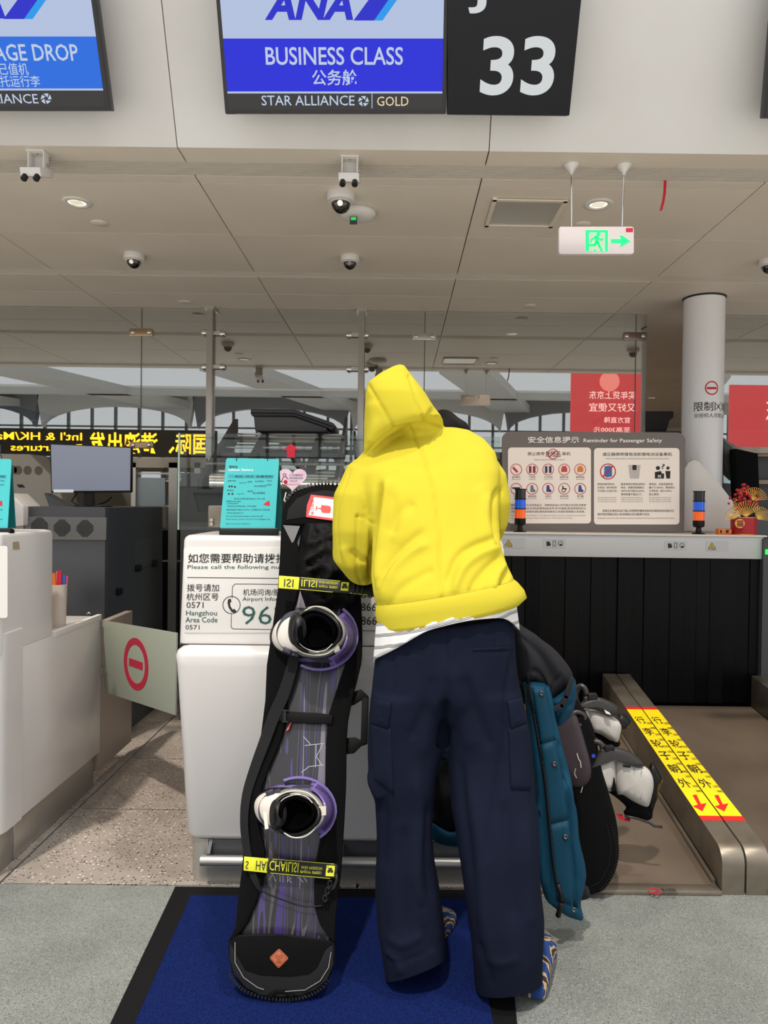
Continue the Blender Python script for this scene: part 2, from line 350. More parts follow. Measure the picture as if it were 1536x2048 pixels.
def screen(name, label, qu, yb, yk, blue):
    """qu: outline (x at frame top left, x bottom left, x bottom right, x top right)"""
    (tl, bl, br, tr), Y0 = qu, -150
    c = SP.P((bl + br) / 2, yk + 12); t = thing(name, label, 'screen', c)
    def X(e, y): a, b_ = e; return a + (b_ - a) * y / 225
    Lr, Rr = (tl, bl), (tr, br)
    def quad(y0, y1, in0=0, in1=0): return [(X(Lr, y0) + in0, y0), (X(Rr, y0) - in1, y0), (X(Rr, y1) - in1, y1), (X(Lr, y1) + in0, y1)]
    g = MB(); slab(g, SP, quad(Y0, yk + 40), -.055, 0); g.build('screen_case', m_case, t, bevel=.003)
    g = MB(); slab(g, SP, quad(Y0 + 5, yb, 8, 8), 0, .0015); g.build('display_white', m_sw, t)
    g = MB(); slab(g, SP, quad(yb, yk - 4, 8, 8), 0, .0015); g.build('display_band', blue, t)
    g = MB(); slab(g, SP, quad(yk - 4, yk, 8, 8), 0, .0015); g.build('display_line', m_sw, t)
    g = MB(); slab(g, SP, quad(yk, yk + 32, 8, 8), 0, .0012); g.build('display_strip', m_sk, t)
    g = MB()
    for y in (-90, 60): g.obox(SP.P((bl + br) / 2 - 90, y, -.055), FU * .05, (.35, 0, 0), -FN * .09)
    g.build('wall_bracket', m_dark, t); return t
t = screen('display_screen', 'check-in display reading BUSINESS CLASS hung left of the number 33', (432, 450, 892, 896), 77, 187, m_sb)
txt('BUSINESS CLASS', SP, (531, 94, 806, 130), m_st, t, bold=.012, res=4)
txt('公务舱', SP, (624, 139, 714, 171), m_st, t, bold=.012)
txt('STAR ALLIANCE', SP, (523, 191, 709, 211), m_st, t, bold=.004); star(t, 727, 202, 11)
g = MB(); line(g, SP, [(744, 188), (744, 216)], 1.5, .003); g.build('divider', m_st, t)
txt('GOLD', SP, (754, 193, 817, 212), m_gold, t, bold=.004)
def ana(t, ox, yb):
    txt('ANA', SP, (528 + ox, yb - 62, 706 + ox, yb), m_logo, t, bold=.035, shear=.25)
    g = MB(); slab(g, SP, [(707 + ox, yb + 1), (748 + ox, yb + 1), (795 + ox, yb - 66), (756 + ox, yb - 66)], 0, .003); g.build('logo_bar', m_logo, t)
    g = MB(); slab(g, SP, [(748 + ox, yb + 1), (765 + ox, yb + 1), (812 + ox, yb - 66), (795 + ox, yb - 66)], 0, .003); g.build('logo_bar', m_logo2, t)
ana(t, 0, 40)
g = MB(); slab(g, SP, [(452, 222), (470, 222), (470, 228), (452, 228)], -.03, -.01); g.build('sensor_foot', m_black, t)
t = screen('display_screen', 'check-in display reading BAGGAGE DROP cut off at the frame edge', (-262, -244, 220, 190), 73, 181, m_sb2)
txt('BAGGAGE DROP', SP, (-104, 88, 156, 122), m_st, t, bold=.012)
txt('已值机', SP, (-2, 126, 56, 150), m_st, t, bold=.004); txt('仅托运行李', SP, (-20, 151, 80, 174), m_st, t, bold=.004)
txt('STAR ALLIANCE', SP, (-112, 188, 76, 207), m_st, t, bold=.004); star(t, 92, 197, 11)
ana(t, -700, 37)
t = thing('counter_number_sign', 'black counter sign with large white number 33', 'sign', SP.P(1015, 228))
g = MB(); slab(g, SP, [(895, -150), (1178, -150), (1139, 231), (895, 228)], -.055, .004); g.build('sign_case', mat('number_case', (27, 28, 33), .5, spec=.2), t, bevel=.003)
txt('33', SP, (962, 72, 1110, 191), m_numw, t, h=.005, bold=.022, res=8)
txt('J', SP, (938, -60, 974, 27), m_numw, t, h=.005, bold=.022, res=8)
t = thing('display_screen', 'dark screen just entering the frame at the upper right edge', 'screen', SP.P(1560, 237))
g = MB(); slab(g, SP, [(1560, -100), (1800, -100), (1800, 240), (1531, 236)], -.055, 0); g.build('screen_case', m_case, t, bevel=.003)
g = MB(); slab(g, SP, [(1572, -90), (1790, -90), (1790, 195), (1545, 192)], 0, .002); g.build('display_band', m_sb2, t)
# ================================================================ ceiling fittings
def cp(px, py): return fl(px, py, ZC)
def downlight(px, py, label, on=True, r=.055):
    c = cp(px, py); t = thing('downlight', label, 'ceiling light', c + Vector((0, 0, -.02)), 'round recessed downlights')
    MB().lathe(c, [(r * .8, -.002), (r * .85, -.008), (r * 1.25, -.006), (r * 1.3, 0), (r * .8, 0)], 28).build('trim_ring', m_whitep, t, True)
    MB().lathe(c, [(r * .1, -.003), (r * .8, -.003), (r * .8, 0)], 24).build('reflector', mat('lamp_on', (255, 232, 205), .3, emit=1.3), t)
    g = MB()
    for k in range(7):
        a = k * .9; g.box(c.x - r * .5 + k * r * .15, c.x - r * .47 + k * r * .15, c.y - r * .5, c.y + r * .5, c.z - .0055, c.z - .003)
    g.build('lamp_louvre', m_grey, t)
    if on:
        l = bpy.data.lights.new('downlight_lamp', 'SPOT'); l.energy = 45 if c.y < YG else 150; l.color = (1, .8, .6); l.spot_size = 2.4; l.spot_blend = 1; l.shadow_soft_size = .05
        o = bpy.data.objects.new('downlight_lamp', l); C.objects.link(o); o.parent = t; o.location = (0, 0, -.0)
    return t
downlight(154, 404, 'lit downlight in the ceiling at the upper left, above the left dome camera')
downlight(1197, 408, 'lit downlight in the ceiling above the green exit sign')
downlight(1024, 667, 'lit downlight beyond the glass, left of the white column')
downlight(190, 797, 'small lit downlight far beyond the glass at the left')
downlight(935, 795, 'small lit downlight far beyond the glass, right of the yellow hood')
downlight(1303, 795, 'small lit downlight far beyond the glass, just left of the column')
def cover(px, py, label, r=.045):
    c = cp(px, py); o = MB().lathe(c, [(r, 0), (r, -.003), (r * .96, -.005), (.001, -.005)], 26).build('ceiling_cover', m_ceil, None, True)
    tag(o, label, 'ceiling cover', 'flush round ceiling covers')
cover(200, 446, 'flush round ceiling cover below the left downlight'); cover(1165, 449, 'flush round ceiling cover half behind the exit sign')
cover(370, 604, 'flush round ceiling cover above the left glass post', .05); cover(1060, 612, 'flush round ceiling cover near the white column', .05)
def dome(px, py, label, r, tilt=0):
    c = cp(px, py); t = thing('dome_camera', label, 'security camera', c + Vector((0, 0, -r * 1.6)), 'white dome cameras on the ceiling')
    MB().lathe(c, [(r * .98, 0), (r, -.004), (r, -r * .42), (r * .93, -r * .55), (r * .72, -r * .62)], 32).build('housing', m_white, t, 2)
    MB().lathe(c + Vector((0, 0, -r * .6)), [(r * .74, 0), (r * .78, -r * .06), (r * .72, -r * .1)], 32).build('collar', m_white, t, 2)
    MB().lathe(c + Vector((0, 0, -r * .66)), [(r * .7 * math.cos(a), -r * .74 * math.sin(a)) for a in [math.pi / 2 * k / 8 for k in range(9)]], 28).build('dome', mat('smoked_dome', (8, 8, 10), .08, coat=1), t, True)
    MB().lathe(c + Vector((0, -r * .66, -r * .9)), [(r * .22, 0), (r * .2, .006)], 16, ax=(0, -1, -.6)).build('lens', m_chrome, t)
    return t
dome(682, 388, 'largest white dome camera, in front of the round access point', .068)
dome(268, 509, 'white dome camera on the ceiling at the left', .062)
dome(700, 513, 'white dome camera on the middle of the ceiling, below the largest one', .058)
dome(1538, 520, 'white dome camera cut off by the right frame edge', .06)
# round access point with a small green lamp
c = cp(716, 422); t = thing('access_point', 'white round ceiling disc with a small green lamp behind the largest dome camera', 'ceiling device', c + Vector((0, 0, -.04)))
MB().lathe(c, [(.085, 0), (.092, -.012), (.085, -.03), (.05, -.042), (.01, -.045)], 36).build('disc', m_whitep, t, True)
g = MB(); cc = at(707, 441, c.y - .06); g.box(cc.x - .018, cc.x + .018, cc.y - .005, cc.y + .006, cc.z - .018, cc.z + .018); g.build('lamp_plate', m_dark, t)
g = MB(); g.box(cc.x - .013, cc.x + .013, cc.y - .008, cc.y - .005, cc.z + .0, cc.z + .014); g.build('green_lamp', mat('green_lamp', (40, 190, 90), .4, emit=.8), t)
# bracket-mounted cameras
def bracket(px, py, label):
    c = cp(px, py); t = thing('bracket_camera', label, 'security camera', c + Vector((0, 0, -.16)), 'boxy twin-lens cameras on brackets')
    g = MB(); x, y, z = c
    g.box(x - .04, x + .04, y - .03, y + .03, z - .006, z); g.box(x - .036, x - .03, y - .02, y + .03, z - .09, z); g.box(x + .03, x + .036, y - .02, y + .03, z - .09, z)
    g.box(x - .036, x + .036, y + .024, y + .03, z - .085, z); g.build('bracket', m_whitep, t, bevel=.002)
    g = MB(); g.obox((x - .044, y - .06, z - .13), (.088, 0, 0), (0, .12, .045), (0, -.012, .035)); g.build('camera_body', m_white, t, bevel=.004)
    for s_ in (-1, 1): MB().lathe((x + s_ * .026, y - .055, z - .127), [(.013, 0), (.013, .022), (.009, .024)], 14, ax=(0, -.6, -.8)).build('lens', m_black, t)
    g = MB(); g.lathe((x + .038, y, z - .055), [(.007, 0), (.007, .006)], 10, ax=(1, 0, 0)); g.lathe((x, y - .003, z - .006), [(.006, 0), (.006, -.004)], 10); g.build('bolt', m_steel, t)
bracket(76, 305, 'twin-lens camera on a ceiling bracket at the far left'); bracket(700, 316, 'twin-lens camera on a ceiling bracket above the largest dome camera')
# access hatch
t = thing('ceiling_hatch', 'square acrylic-covered hatch in the ceiling left of the exit sign', 'hatch', cp(1050, 450))
q = [cp(x, y) for x, y in ((986, 395), (1136, 398), (1104, 452), (969, 450))]
MB().prism([p + Vector((0, 0, -.006)) for p in q], q).build('hatch_plate', mat('hatch_grey', (206, 202, 194), .15, metal=.35), t)
cq = sum(q, Vector()) / 4
for a, b in zip(q, q[1:] + q[:1]):
    d = (b - a); n_ = (cq - (a + b) / 2).normalized() * .02
    MB().prism([a + Vector((0, 0, -.012)), b + Vector((0, 0, -.012)), b + n_ + Vector((0, 0, -.012)), a + n_ + Vector((0, 0, -.012))], [a, b, b + n_, a + n_]).build('hatch_frame', m_ceil, t)
# exit sign
yS = cp(1143, 326).y; EP = YP(yS)
t = thing('exit_sign', 'hanging emergency exit sign with a green running figure and arrow', 'sign', EP.P(1193, 508))
g = MB(); slab(g, EP, rrect(1118, 453, 1268, 508, 5), -.025, 0); g.build('sign_plate', mat('exit_plate', (206, 196, 196), .35, emit=.06), t, bevel=.002)
m_ex = mat('exit_green', (20, 255, 110), .4, emit=1.1)
g = MB(); 
slab(g, EP, [(1171, 460), (1216, 460), (1216, 503), (1171, 503)], 0, .0012); g.build('green_panel', m_ex, t)
g = MB(); slab(g, EP, [(1178, 465), (1210, 465), (1210, 503), (1206, 503), (1203, 496), (1199, 503), (1194, 503), (1190, 497), (1186, 503), (1178, 503)], .0012, .0018); g.build('door_opening', mat('exit_pale', (196, 206, 190), .5), t)
g = MB(); slab(g, EP, circ(1197, 468, 4), .0018, .003); line(g, EP, [(1193, 474), (1194, 484)], 8, .003); line(g, EP, [(1193, 474), (1184, 478), (1181, 484)], 3, .003); line(g, EP, [(1196, 475), (1203, 480), (1206, 477)], 3, .003)
line(g, EP, [(1194, 484), (1189, 490), (1179, 490)], 4.5, .003); line(g, EP, [(1195, 484), (1199, 492), (1203, 499)], 4.5, .003); g.build('running_figure', m_ex, t)
g = MB(); slab(g, EP, [(1222, 478), (1243, 478), (1239, 471), (1245, 471), (1261, 482), (1245, 492), (1239, 492), (1243, 486), (1222, 486)], 0, .002); g.build('arrow', m_ex, t)
g = MB(); slab(g, EP, [(1252, 456), (1266, 456), (1266, 464), (1252, 464)], 0, .001); g.build('red_label', m_red, t)
for x in (1143, 1248):
    a = EP.P(x, 331, -.012); a.z = ZC - .01; b = EP.P(x + (0 if x < 1200 else -4), 453, -.012); MB().tube([a, b], .003, 8).build('hanger_rod', m_chrome, t)
    MB().lathe((a.x, a.y, ZC), [(.034, 0), (.032, -.008), (.012, -.03), (.006, -.045)], 20).build('ceiling_rose', m_white, t, True)
# red ribbon
a = cp(1328, 360); g = MB(); P_ = [a + Vector((0, 0, -.002)), a + Vector((-.002, 0, -.06)), a + Vector((-.008, 0, -.1)), a + Vector((-.018, 0, -.14))]
for p0, p1 in zip(P_, P_[1:]): g.obox(p0, (.012, .0, 0), p1 - p0, (0, .002, 0))
tag(g.build('ribbon', m_red), 'narrow red ribbon hanging from the ceiling slot', 'ribbon')
g = MB(); c = cp(882, 629); g.box(c.x - .02, c.x + .02, c.y - .01, c.y + .01, ZC - .004, ZC); tag(g.build('ceiling_tag', mat('tag_brown', (120, 96, 80), .6)), 'small brown tag on the ceiling above the hood', 'label')
# ================================================================ glass wall
gw = thing('wall_glass', '', '', (0, YG, 0)); gw['kind'] = 'structure'
def gx(px): return at(px, 800, YG).x
GX = [gx(v) for v in (-380, 282, 415)], [gx(v) for v in (427, 716)], [gx(v) for v in (728, 848, 1270, 1292)], [gx(v) for v in (1440, 1690, 2200)]
for grp in GX:
    for a, b in zip(grp, grp[1:]):
        MB().box(a + .003, b - .003, YG, YG + .012, .1, ZC - .005).build('glass_pane', m_glass, gw)
for a in (GX[0][1], GX[2][1], GX[2][2]): MB().box(a - .0035, a + .0035, YG - .001, YG + .013, .1, ZC - .005).build('sealant', mat('sealant', (84, 88, 86), .4), gw)
for x0, x1 in ((415, 427), (716, 728)):
    a, b = gx(x0), gx(x1); MB().box(a, b, YG - .05, YG + .06, 0, ZC).build('post', m_steel, gw, bevel=.003)
    MB().box(a - .015, b + .015, YG - .07, YG + .08, ZC - .02, ZC).build('post_shoe', m_steel, gw)
m_fit = mat('fitting_bronze', (172, 150, 120), .3, .9)
for (x0, y0, x1, y1), m in (((258, 657, 305, 672), m_fit), ((825, 666, 872, 680), m_steel), ((1247, 664, 1294, 680), mat('fitting_pinkish', (140, 120, 116), .35, .8)), ((259, 884, 305, 896), m_fit)):
    g = MB(); slab(g, YP(YG), rrect(x0, y0, x1, y1, 3), 0, .012); o = g.build('patch_fitting', m, gw, bevel=.002)
    for x in (x0 + 7, x1 - 7): MB().lathe(YP(YG).P(x, (y0 + y1) / 2, .012), [(.018, 0), (.017, .006), (.008, .008)], 16, ax=(0, -1, 0)).build('bolt', m_chrome, o, True)
for x, y in ((409, 665), (445, 667), (409, 734), (445, 734), (698, 670), (732, 670), (698, 738), (732, 738)):
    xp = 421 if x < 600 else 722; a = YP(YG).P(x, y, .02)
    b = MB(); b.box(min(a.x, gx(xp)), max(a.x, gx(xp)), YG - .03, YG - .022, a.z - .014, a.z + .014); o = b.build('clamp_arm', m_steel, gw)
    MB().lathe(YP(YG).P(x, y, .012), [(.024, 0), (.024, .014), (.018, .02), (.006, .021)], 18, ax=(0, -1, 0)).build('clamp_button', m_chrome, o, True)
MB().box(GX[1][0], GX[1][1], YG - .005, YG + .017, at(560, 781, YG).z, at(560, 778, YG).z).build('door_edge', m_steel, gw)
# white column
cc = fl(1411, 595, ZC); r = .141
t = thing('column', 'round white column with restricted area lettering', 'column', (cc.x, cc.y + .02, 0))
MB().lathe((cc.x, cc.y + .02, 0), [(r, 0), (r, ZC)], 48).build('shaft', mat('column_white', (232, 233, 237), .35, bump=(12, .12, .01), coat=.2), t, 2)
MB().lathe((cc.x, cc.y + .02, ZC - .012), [(r * 1.02, 0), (r * 1.06, .012)], 48).build('collar', m_seam, t)
def oncol(me_o):                               # wrap flat lettering round the shaft
    me = me_o.data; L0 = WL[me_o.name]
    for v in me.vertices:
        x = v.co.x + L0.x; d = x - cc.x; a = d / r * .98; v.co.x = cc.x + math.sin(a) * (r + .001) - L0.x; v.co.y = cc.y + .02 - math.cos(a) * (r + .001) - L0.y
    me.update()
QP = YP(cc.y - r + .02)
g = MB(); annulus(g, QP, (1424, 776), 11.5, 14, 0, 40, t=.0005); 
for k in range(10): slab(g, QP, [(1414 + k * 2, 774), (1416 + k * 2, 774), (1416 + k * 2, 778.5), (1414 + k * 2, 778.5)], -.001, 0)
oncol(g.build('no_entry_mark', m_red, t))
oncol(txt('限制区域', QP, (1389, 803, 1468, 822), m_ink, t, h=0, bold=.006)); oncol(txt('非授权人员禁止进入', QP, (1389, 826, 1476, 835), m_ink, t, h=0))
# ================================================================ CENTRE COUNTER
def plan(x0, x1, y0, y1, z, r, n=6):           # rounded plan outline at height z
    o = []
    for cx_, cy_, a in ((x1 - r, y0 + r, -90), (x1 - r, y1 - r, 0), (x0 + r, y1 - r, 90), (x0 + r, y0 + r, 180)):
        o += [Vector((cx_ + r * math.cos(math.radians(a + 90 * k / n)), cy_ + r * math.sin(math.radians(a + 90 * k / n)), z)) for k in range(n + 1)]
    return o
t = thing('service_counter', 'white check-in counter with helpline lettering behind the snowboard bag', 'counter', (-.2, 2.9, 0))
KY = 2.685
xl, xr = at(344, 1300, 2.60).x, at(1037, 1300, 2.60).x; bl_, br_ = at(367, 1685, 2.62).x, at(1008, 1690, 2.62).x
R = []
for u, z, ins in ((0, .858, .02), (.0, .868, .035), (0, .872, .06)): pass
prof = [(1.0, .158, .022), (1.0, .165, .008), (.97, .18, 0), (.1, .80, 0), (.0, .835, 0), (0, .853, .006), (0, .862, .018), (0, .866, .04)]
for u, z, ins in prof:
    R.append(plan(xl + (bl_ - xl) * u + ins, xr + (br_ - xr) * u - ins, 2.60 + .03 * u + ins, 3.3, z, .055))
MB().loft(R).build('counter_body', m_white, t, 2)
a, b = at(356, 1285, KY), at(1016, 1290, KY); a2, b2 = at(365, 1072, KY), at(1007, 1080, KY)
R = []
for u, z, ins in ((0, .866, 0), (0, .88, 0), (.9, 1.25, 0), (1, 1.262, .003), (1, 1.270, .012), (1, 1.272, .03)):
    R.append(plan(a.x + (a2.x - a.x) * u + ins, b.x + (b2.x - b.x) * u - ins, KY + ins, 3.12, z, .03))
MB().loft(R).build('console', m_white, t, 2)
g = MB(); g.box(a.x + .004, b.x - .004, KY - .004, 3.1, .8655, .8685); g.build('shadow_joint', m_seam, t)
KP = YP(KY)
g = MB(); slab(g, KP, rrect(367, 1095, 1008, 1266, 6), 0, .003); g.build('lettered_panel', m_whitep, t, bevel=.0015)
pr, ps = R[0], None
R = [plan(bl_ + .012, br_ - .01, 2.645, 3.25, z, .06) for z in (0, .159)]
MB().loft(R).build('plinth', m_steel, t, 2)
g = MB(); g.box(bl_ + .085, br_ - .02, 2.636, 2.66, .10, .158); g.build('plinth_recess', m_dark, t)
g = MB(); pa, pb = at(402, 1721, 2.60), at(930, 1729, 2.60); g.tube([pa, Vector((br_ - .06, pb.y, pa.z))], .0195, 20); g.build('foot_rail', m_steel, t, 2)
for x in (pa.x + .02, pa.x + .5, br_ - .1):
    MB().obox((x, 2.60, pa.z + .005), (.012, 0, 0), (0, .06, .05), (0, .0, .02)).build('rail_bracket', m_dark, t)
H_ = .004
def kt(s, box, m=m_ink, **k): return txt(s, KP, box, m, t, h=.0035, **k)
kt('如您需要帮助请拨打以下电话', (376, 1107, 660, 1126), bold=.008)
kt('Please call the following numbers if you need help', (375, 1130, 716, 1140), m_green, bold=.003)
g = MB(); line(g, KP, [(375, 1155), (1000, 1161)], 1.4, .0035); 
line(g, KP, [(500, 1168), (470, 1168), (465, 1173), (464, 1196)], 1.2, .0035); line(g, KP, [(463, 1228), (462, 1254), (466, 1258), (760, 1262)], 1.2, .0035); line(g, KP, [(500, 1168), (760, 1172)], 1.2, .0035)
g.build('rule_lines', m_ink, t)
kt('拨号请加', (374, 1168, 438, 1183), bold=.004); kt('杭州区号', (373, 1186, 437, 1201), bold=.004); kt('0571', (373, 1204, 407, 1216))
kt('Hangzhou', (372, 1221, 434, 1234), m_green, bold=.005); kt('Area Code', (371, 1234, 435, 1245), m_green, bold=.005); kt('0571', (371, 1250, 399, 1259))
kt('机场问询/服务', (486, 1178, 574, 1191), bold=.002); kt('Airport Information', (485, 1194, 592, 1204))
kt('96299', (484, 1212, 640, 1249), m_green, bold=-.004)
kt('8666', (722, 1182, 770, 1196)); kt('8666 2', (722, 1206, 780, 1222), bold=.002); kt('8666 2', (722, 1233, 782, 1250), bold=.002)
g = MB(); annulus(g, KP, (463, 1210), 16.5, 18, .0035, 32); slab(g, KP, [(456, 1199), (461, 1197), (463, 1203), (460, 1206), (461, 1213), (465, 1219), (469, 1218), (473, 1223), (469, 1226), (463, 1224), (457, 1215), (455, 1206)], 0, .0036)
g.build('telephone_symbol', m_ink, t)
# glass screen and clamp on the console
t = thing('glass_screen', 'clear glass screen with a red arrow standing at the back of the centre counter', 'glass screen', (-.5, 3.08, 1.27))
a, b = at(358, 900, 3.08), at(1000, 900, 3.08); MB().box(a.x, b.x, 3.075, 3.085, 1.275, at(500, 868, 3.08).z).build('glass_sheet', m_glass2, t)
MB().box(a.x - .002, a.x + .004, 3.074, 3.086, 1.275, at(500, 868, 3.08).z).build('glass_edge', mat('glass_edge', (150, 176, 166), .2), t)
g = MB(); slab(g, YP(3.07), rrect(416, 1011, 446, 1055, 3), -.01, .01); o = g.build('clamp', m_steelw, t, bevel=.003)
for y in (1040, 1048): MB().lathe(YP(3.05).P(423, y, 0), [(.008, 0), (.007, .004)], 12, ax=(0, -1, 0)).build('bolt', m_steel, o)
g = MB(); slab(g, YP(3.07), [(574, 915), (574, 900), (566, 900), (582, 887), (598, 900), (590, 900), (590, 915)], 0, .001); g.build('red_arrow', m_red, t)
# heart card
t = thing('heart_card', 'pink heart-shaped card for expectant mothers beside the teal notice stand', 'card', at(585, 985, 3.06))
HP = YP(3.066); hp = []
for k in range(40):
    a = 2 * math.pi * k / 40; x = 16 * math.sin(a) ** 3; y = 13 * math.cos(a) - 5 * math.cos(2 * a) - 2 * math.cos(3 * a) - math.cos(4 * a); hp.append((585 + x * 1.78, 957 - y * 1.62))
g = MB(); slab(g, HP, hp, 0, .002); g.build('card', mat('card_pink', (238, 196, 222), .5, var=(8, (246, 224, 238), .4, .6)), t)
g = MB(); annulus(g, HP, (569, 950), 2.4, 3.4, .003, 14); line(g, HP, [(567, 954), (563, 962), (566, 970), (572, 971)], 1.3, .003); line(g, HP, [(571, 953), (576, 958)], 1.2, .003); g.build('figure_drawing', mat('drawing_ink', (110, 30, 60), .6), t)
g = MB(); slab(g, HP, circ(571, 964, 4, 14), 0, .003); g.build('belly_mark', m_red, t)
txt('为了您的健康和安全', HP, (579, 948, 606, 952), m_ink, t, h=.003); txt('请孕妇旅客主动告知', HP, (579, 954, 606, 958), m_ink, t, h=.003); txt('工作人员', HP, (579, 960, 594, 964), m_ink, t, h=.003)
txt('Please inform our staff', HP, (573, 967, 598, 970), m_red, t, h=.003)
# teal flip stands
m_teal = mat('teal_card', (64, 184, 188), .45); m_teal2 = mat('teal_card_back', (18, 118, 120), .5)
def flip(label, dx, full=True):
    Y0 = 2.73; s0 = at(500, 1062, Y0); LP = Pl((0, Y0, s0.z), (0, -1, .2)); t = thing('notice_stand', label, 'notice stand', (at(500 + dx, 1068, Y0).x, 2.76, 1.274))
    X = lambda v: v + dx
    g = MB(); slab(g, LP, rrect(X(438), 1056, X(556), 1072, 2), -.02, .012); g.build('stand_base', m_black, t, bevel=.003)
    g = MB(); a, b = LP.P(X(448), 1062, -.10), LP.P(X(566), 1062, -.10); c, d = LP.P(X(558), 921, -.012), LP.P(X(452), 918, -.012)
    off = Vector((0, .004, 0)); a.z = b.z = s0.z - .004; g.prism([a, b, c, d], [p + off for p in (a, b, c, d)]); g.build('back_leaf', m_teal2, t)
    out = [(X(452), 920), (X(455), 916), (X(555), 918), (X(558), 922), (X(550), 1056), (X(547), 1059), (X(443), 1058), (X(440), 1054)]
    g = MB(); slab(g, LP, out, 0, .004); g.build('front_card', m_teal, t)
    g = MB()
    for x in (474, 536):
        c_ = LP.P(X(x), 918, -.003); g.tube([c_ + Vector((0, -.010 * math.sin(k * .57) , .016 * math.cos(k * .57))) for k in range(12)], .0013, 6)
    g.build('binding_ring', m_black, t)
    T = lambda s, bx, m=m_ink, **k: txt(s, LP, (X(bx[0]), bx[1], X(bx[2]), bx[3]), m, t, h=.0045, **k)
    T('锂电池', (458, 931, 475, 936), bold=.01); T('Lithium Battery', (457, 937, 507, 944), mat('card_white', (225, 240, 240), .5), bold=.012)
    g = MB()
    slab(g, LP, [(X(457), 949), (X(548), 950), (X(547), 957), (X(456), 956)], 0, .0043); g.build('table_head', mat('teal_mid', (40, 158, 170), .5), t)
    T('类别  标识  数量限制', (470, 951, 545, 955)); T('锂离子电池', (456, 960, 472, 963)); T('≤100Wh 允许', (478, 964, 492, 967)); T('随身携带', (495, 962, 504, 965)); T('每人限带两块', (510, 961, 528, 964)); T('不可托运', (533, 960, 544, 963))
    T('100Wh-160Wh 须经航空公司批准', (508, 970, 532, 974)); T('自行保护', (533, 968, 543, 971)); T('锂金属电池', (454, 979, 467, 982)); T('≤2g 允许', (474, 986, 488, 989)); T('随身携带', (495, 981, 506, 984)); T('每人限带两块', (506, 984, 530, 988))
    T('有关详情请咨询工作人员', (468, 996, 530, 999)); T('充电宝 Power Bank', (452, 1001, 482, 1004), bold=.006)
    T('仅可随身携带', (454, 1006, 476, 1008)); T('严禁在托运行李中携带充电宝, 飞行中不得使用', (454, 1011, 512, 1014)); T('额定能量不超过100Wh, 无需航空公司批准', (453, 1018, 540, 1021))
    T('不得携带未标明额定能量的充电宝', (453, 1025, 487, 1027), bold=.006); T('For more information please contact the staff', (452, 1031, 526, 1034), bold=.006); T('Power banks must be carried in hand baggage only', (452, 1037, 540, 1040)); T('Thank you for your cooperation', (451, 1046, 500, 1049))
    g = MB()
    for x, y in ((457, 971), (462, 971), (468, 972), (456, 986), (463, 986)): slab(g, LP, [(X(x), y), (X(x + 3.5), y), (X(x + 3.5), y + 3.5), (X(x), y + 3.5)], 0, .0045)
    g.build('pictogram', m_ink, t)
    g = MB(); slab(g, LP, [(X(534), 1003), (X(539), 1001), (X(540), 1012), (X(533), 1011), (X(526), 1009)], 0, .0045); g.build('pictogram_red', m_red, t)
flip('teal lithium battery notice stand on the centre counter', 0)
flip('teal notice stand cut off at the left frame edge, on the left counter', -535)
# ================================================================ LEFT COUNTER
XL = -1.44
t = thing('service_counter', 'white left counter with a stepped side, cut off by the frame', 'counter', (-2, 3, 0))
yN, yM, yE = 2.62, 3.05, 3.53
def Z(px, py, Y): return at(px, py, Y).z
g = MB(); g.loft([plan(-2.8, XL - .0, yN, yM, z, .03) for z in (.83, 1.255)] + [plan(-2.8 + i, XL - i, yN + i, yM - i, z, .03) for i, z in ((.004, 1.266), (.02, 1.272))]); g.build('console', m_white, t, 2)
fpl = lambda i, z: [Vector((-2.8, yN - .005 + i, z))] + [Vector((XL + .006 - i - .06 + .06 * math.sin(a), yN - .005 + i + .06 - .06 * math.cos(a), z)) for a in [math.pi / 2 * k / 8 for k in range(9)]] + [Vector((XL + .006 - i, yN + .16, z)), Vector((-2.8, yN + .16, z))]
g = MB(); g.loft([fpl(0, .165), fpl(0, .9), fpl(.006, .905)]); g.build('front_panel', m_white, t, 2)
g = MB(); g.box(-2.8, XL, yN + .163, yE, .165, .83); g.build('side_panel', m_white, t, bevel=.004)
g = MB(); g.box(XL - .02, XL + .004, yM + .004, yE, .815, .84); g.build('top_edge', m_whitep, t, bevel=.003)
g = MB(); g.box(-2.8, XL - .03, yN - .0, yN + .17, 0, .163); g.box(-2.8, XL - .025, yN + .17, yE - .01, 0, .163); g.build('plinth', m_steel, t, bevel=.004)
g = MB(); g.box(-2.8, XL + .0012, yN + .1603, yN + .1650, .17, .828); g.build('shadow_joint', m_seam, t)
g = MB(); g.box(XL - .05, XL - .01, yE, 3.98, .07, .79); g.build('rear_screen', mat('rear_screen_taupe', (150, 138, 128), .4), t, bevel=.003)
g = MB(); slab(g, YP(yN), rrect(-60, 1092, 15, 1236, 5), .001, .004); g.build('lettered_panel', m_whitep, t)
SL = Pl((XL, 0, 0), (1, 0, 0), (0, 1, 0))
g = MB(); slab(g, SL, [(26, 1084), (38, 1083), (40, 1098), (26, 1099)], 0, .0012); g.build('small_sticker', mat('sticker_beige', (170, 156, 130), .5), t)
